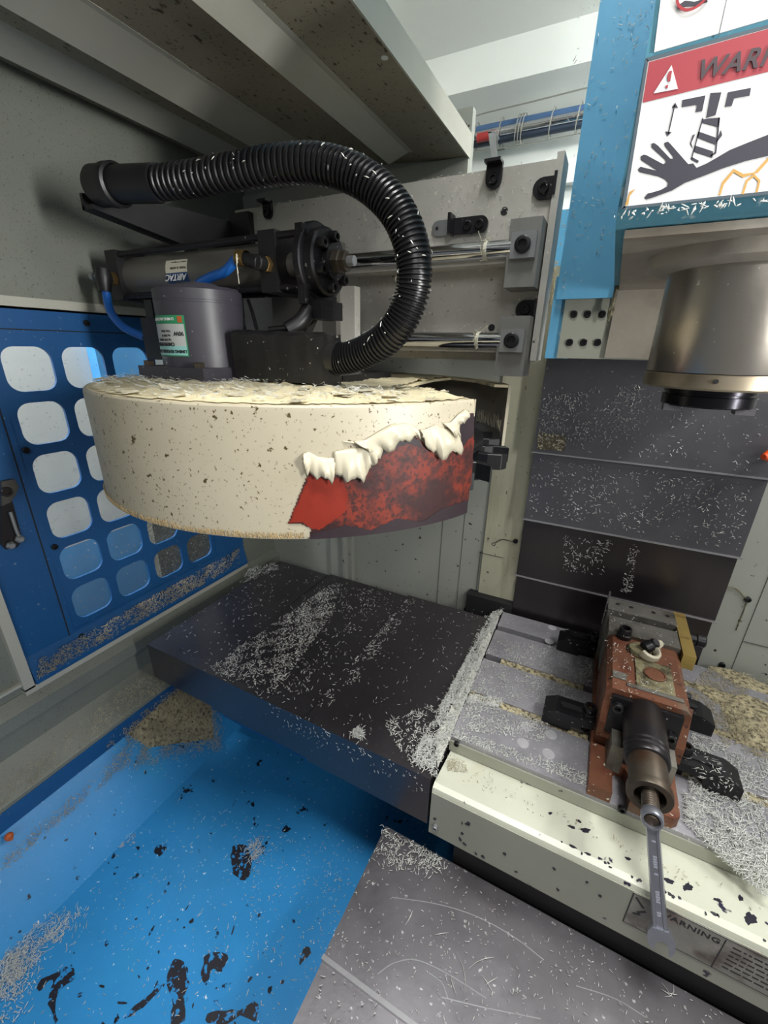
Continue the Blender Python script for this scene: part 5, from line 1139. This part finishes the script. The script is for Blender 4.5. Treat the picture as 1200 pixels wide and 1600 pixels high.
chips('metal_shavings', 'shavings scattered over the left part of the slotted table', [
    S([(-0.1402,0.7821,0.8503),(0.0811,0.7831,0.8503),(0.062,0.7099,0.8503),(-0.1408,0.6745,0.8503)], 800), S([(-0.1302,0.6611,0.8503),(0.0203,0.6712,0.8503),(0.0153,0.6221,0.8503),(-0.1295,0.5758,0.8503)], 900), S([(-0.1327,0.5741,0.8503),(0.0895,0.5931,0.8503),(0.086,0.5667,0.8503),(-0.1337,0.5552,0.8503)], 600), S([(-0.1469,0.8542,0.8503),(0.0064,0.9103,0.8503),(0.0918,0.8184,0.8503),(-0.1408,0.801,0.8503)], 500),
    S([(0.0501,0.8841,0.8503),(0.0829,0.8899,0.8503),(0.0826,0.8034,0.8503),(0.0617,0.8064,0.8503)], 130, .006, .016, jit=.012), S([(-0.1326,0.6693,0.8503),(-0.0669,0.6911,0.8503),(-0.0735,0.6639,0.8503),(-0.1344,0.6441,0.8503)], 500)])
chips('metal_shavings', 'dense white shavings on the table right of the vise near the apron', [
    S([(0.2251,0.6281,0.8503),(0.3201,0.5855,0.8503),(0.3019,0.5101,0.8503),(0.2201,0.5715,0.8503)], 2000, .004, .015, jit=.006), S([(0.2538,0.7709,0.8503),(0.3629,0.7633,0.8503),(0.3201,0.5855,0.8503),(0.2315,0.6315,0.8503)], 1800, .004, .012, jit=.003)])
chips('metal_shavings', 'yellowish shavings packed on the table right of the vise towards the column', [
    S([(0.2636,0.89,0.8503),(0.3923,0.8851,0.8503),(0.3629,0.7633,0.8503),(0.3007,0.7656,0.8503)], 1500, .003, .009, jit=.004), S([(0.3199,1.0052,0.8503),(0.424,1.0164,0.8503),(0.3923,0.8851,0.8503),(0.2649,0.9006,0.8503)], 900)], m_chipdirty)
bm = nb(); mound(bm, [(0.3135,0.8972,0.8503),(0.3684,0.936,0.8503),(0.4311,0.9231,0.8503),(0.3947,0.7868,0.8503),(0.3229,0.7846,0.8503)], .006); mound(bm, [(0.2705,0.9178,0.8503),(0.308,0.9296,0.8503),(0.3478,0.9117,0.8503),(0.3101,0.8768,0.8503)], .004); mound(bm, [(0.3135,1.0017,0.8503),(0.3562,1.0132,0.8503),(0.4274,0.9872,0.8503),(0.4249,0.9565,0.8503),(0.3572,0.9599,0.8503)], .004)
tag(obj('swarf_mud', bm, m_chipmud, smooth=True), 'yellow-grey swarf mud on the table right of the vise', 'swarf', kind='stuff')
chips('metal_shavings', 'shavings sprinkled on the vise', [S([(0.0835,0.7711,0.9945),(0.2039,0.758,0.9945),(0.2039,0.6623,0.9945),(0.0948,0.6337,0.9945)], 110, .003, .008), S([(0.0801,0.8872,1.003),(0.2109,0.8827,1.003),(0.1977,0.7617,1.003),(0.0871,0.793,1.003)], 50, .003, .007), S([(0.2349,0.6997,0.891),(0.2821,0.6724,0.891),(0.2811,0.6256,0.891),(0.2296,0.6267,0.891)], 60, .004, .010)])
chips('metal_shavings', 'shavings scattered over the blue chip pan', [
    S([(-0.8399,0.3821,0.4505),(-0.3268,0.5498,0.4505),(-0.266,0.2542,0.4505),(-0.7097,0.0246,0.4505),(-0.7744,0.0516,0.4505)], 380, .003, .009), S([(-0.5367,0.4399,0.4505),(-0.294,0.5219,0.4505),(-0.27,0.2773,0.4505),(-0.4035,0.2631,0.4505)], 220, .002, .006),
    S([(-0.5385,0.4013,0.4505),(-0.5252,0.4275,0.4505),(-0.4961,0.4162,0.4505),(-0.4972,0.3875,0.4505)], 120, .006, .018, jit=.008, soft=.008), S([(-0.7681,0.1249,0.4505),(-0.74,0.1615,0.4505),(-0.7191,0.1558,0.4505),(-0.7581,0.1039,0.4505)], 160, .006, .016, soft=.012), S([(-0.8094,0.2818,0.4505),(-0.7774,0.3139,0.4505),(-0.7612,0.2951,0.4505),(-0.7839,0.2729,0.4505)], 60),
    S([(-0.8156,0.0689,0.4505),(-0.7736,0.1113,0.4505),(-0.7435,0.0866,0.4505),(-0.7364,0.0357,0.4505)], 800, .004, .012, jit=.01, soft=.016), S([(-0.7364,0.0357,0.4505),(-0.7639,0.076,0.4505),(-0.691,0.0342,0.4505),(-0.7012,0.021,0.4505)], 300, .004, .012, jit=.006, soft=.016)])
bm = nb(); mound(bm, onflank([(-0.9227,0.3871,0.53),(-0.9588,0.502,0.53),(-0.9573,0.5949,0.53),(-0.8447,0.6007,0.53),(-0.8011,0.5614,0.53),(-0.8284,0.5007,0.53),(-0.8623,0.423,0.53)]), .016)
tag(obj('swarf_heap', bm, m_chipmud, smooth=True), 'brownish heap of swarf in the far corner of the blue pan', 'swarf', kind='stuff')
chips('metal_shavings', 'dirty shavings heaped in the far corner of the pan', [S(onflank([(-0.9188,0.3456,0.535),(-0.9524,0.5918,0.535),(-0.8323,0.6019,0.535),(-0.7811,0.5551,0.535),(-0.8225,0.4771,0.535),(-0.8506,0.3816,0.535)]), 5200, .003, .009, jit=.012, mound=.022, soft=.008),
    S([(-0.866,0.1228,0.5771),(-0.866,0.103,0.5007),(-0.866,0.1743,0.5258),(-0.866,0.3611,0.5053),(-0.866,0.5134,0.5434),(-0.866,0.4498,0.6059),(-0.866,0.2624,0.5856)], 1500, .003, .009, jit=.004, soft=.005)], m_chipdirty)
chips('metal_shavings', 'shavings lying along the left ledge', [S([(-0.903,0.1713,0.7039),(-0.903,0.1582,0.6537),(-0.903,0.5324,0.6482),(-0.903,0.4757,0.7327)], 1100, .003, .008, jit=.003)], m_chipdirty)
chips('metal_shavings', 'grey shavings heaped on the sill below the blue guard', [S([(-0.934,0.2826,0.8542),(-0.934,0.8424,0.859),(-0.934,0.8498,0.9096),(-0.934,0.2984,0.8945)], 2800, .003, .008, jit=.006)], m_chipdirty)
chips('metal_shavings', 'shavings stuck to the column cover panels', [
    S([(-0.115,0.9845,1.4078),(0.0575,0.9845,1.4429),(0.0806,0.9845,1.3326),(-0.1142,0.9845,1.311)], 480, .003, .008), S([(-0.1254,0.9845,1.4337),(0.2416,0.9845,1.4522),(0.2843,0.9845,1.2957),(-0.1122,0.9845,1.2968)], 250), S([(-0.1168,0.9925,1.2725),(0.2824,0.9925,1.2747),(0.2942,0.9925,1.1367),(-0.1127,0.9925,1.1401)], 600, .003, .009), S([(-0.0277,1.0005,1.097),(0.0787,1.0005,1.1049),(0.07,1.0005,1.0121),(-0.0131,1.0005,1.0067)], 180), S([(0.1105,1.0005,1.1044),(0.1282,1.0005,1.1085),(0.1358,1.0005,0.98),(0.1157,1.0005,0.9825)], 110)])
chips('metal_shavings', 'shavings and curls on the foreground steel cover', [
    S([(-0.218,0.4587,0.6805),(-0.1104,0.4698,0.6805),(-0.1005,0.4422,0.6805),(-0.2028,0.4048,0.6805)], 460, .004, .010, ymax=.459, soft=.008, jit=.003), S([(-0.1684,0.4627,0.6805),(0.3319,0.4976,0.6805),(0.3328,0.4718,0.6805),(0.0698,0.4722,0.6805)], 600, .003, .009, ymax=.459), S([(-0.218,0.4587,0.6805),(0.3328,0.4718,0.6805),(-0.1969,0.1978,0.6805),(-0.2134,0.2659,0.6805)], 420, .002, .006, ymax=.459), S([(0.0677,0.4898,0.6805),(0.104,0.5184,0.6805),(0.1159,0.4782,0.6805),(0.0619,0.459,0.6805)], 14, .02, .05, ymax=.459, curl=(20, 60)), S([(0.1938,0.4852,0.6805),(0.2429,0.495,0.6805),(0.2301,0.4449,0.6805),(0.1913,0.4317,0.6805)], 26, .012, .03, ymax=.459, curl=(20, 70)), S([(-0.2251,0.3372,0.6805),(-0.0141,0.402,0.6805),(0.0356,0.3441,0.6805),(-0.0832,0.2693,0.6805)], 7, .02, .06, ymax=.459, curl=(8, 40))])
chips('metal_shavings', 'fine shavings in the apron gutter', [S([(-0.1283,0.5395,0.834),(0.3047,0.5166,0.834),(0.2906,0.457,0.834),(-0.1225,0.4887,0.834)], 160, .002, .007), S([(-0.1313,0.5308,0.834),(-0.1094,0.5354,0.834),(-0.0813,0.5168,0.834),(-0.1215,0.5021,0.834)], 90)], m_chipdirty)
chips('metal_shavings', 'shavings stuck high on the cream pillar', [S([(-0.1521,1.023,1.6729),(-0.1318,1.023,1.6683),(-0.1315,1.023,1.5871),(-0.1482,1.023,1.5971)], 420, .004, .009, jit=.006)], m_chipdirty)
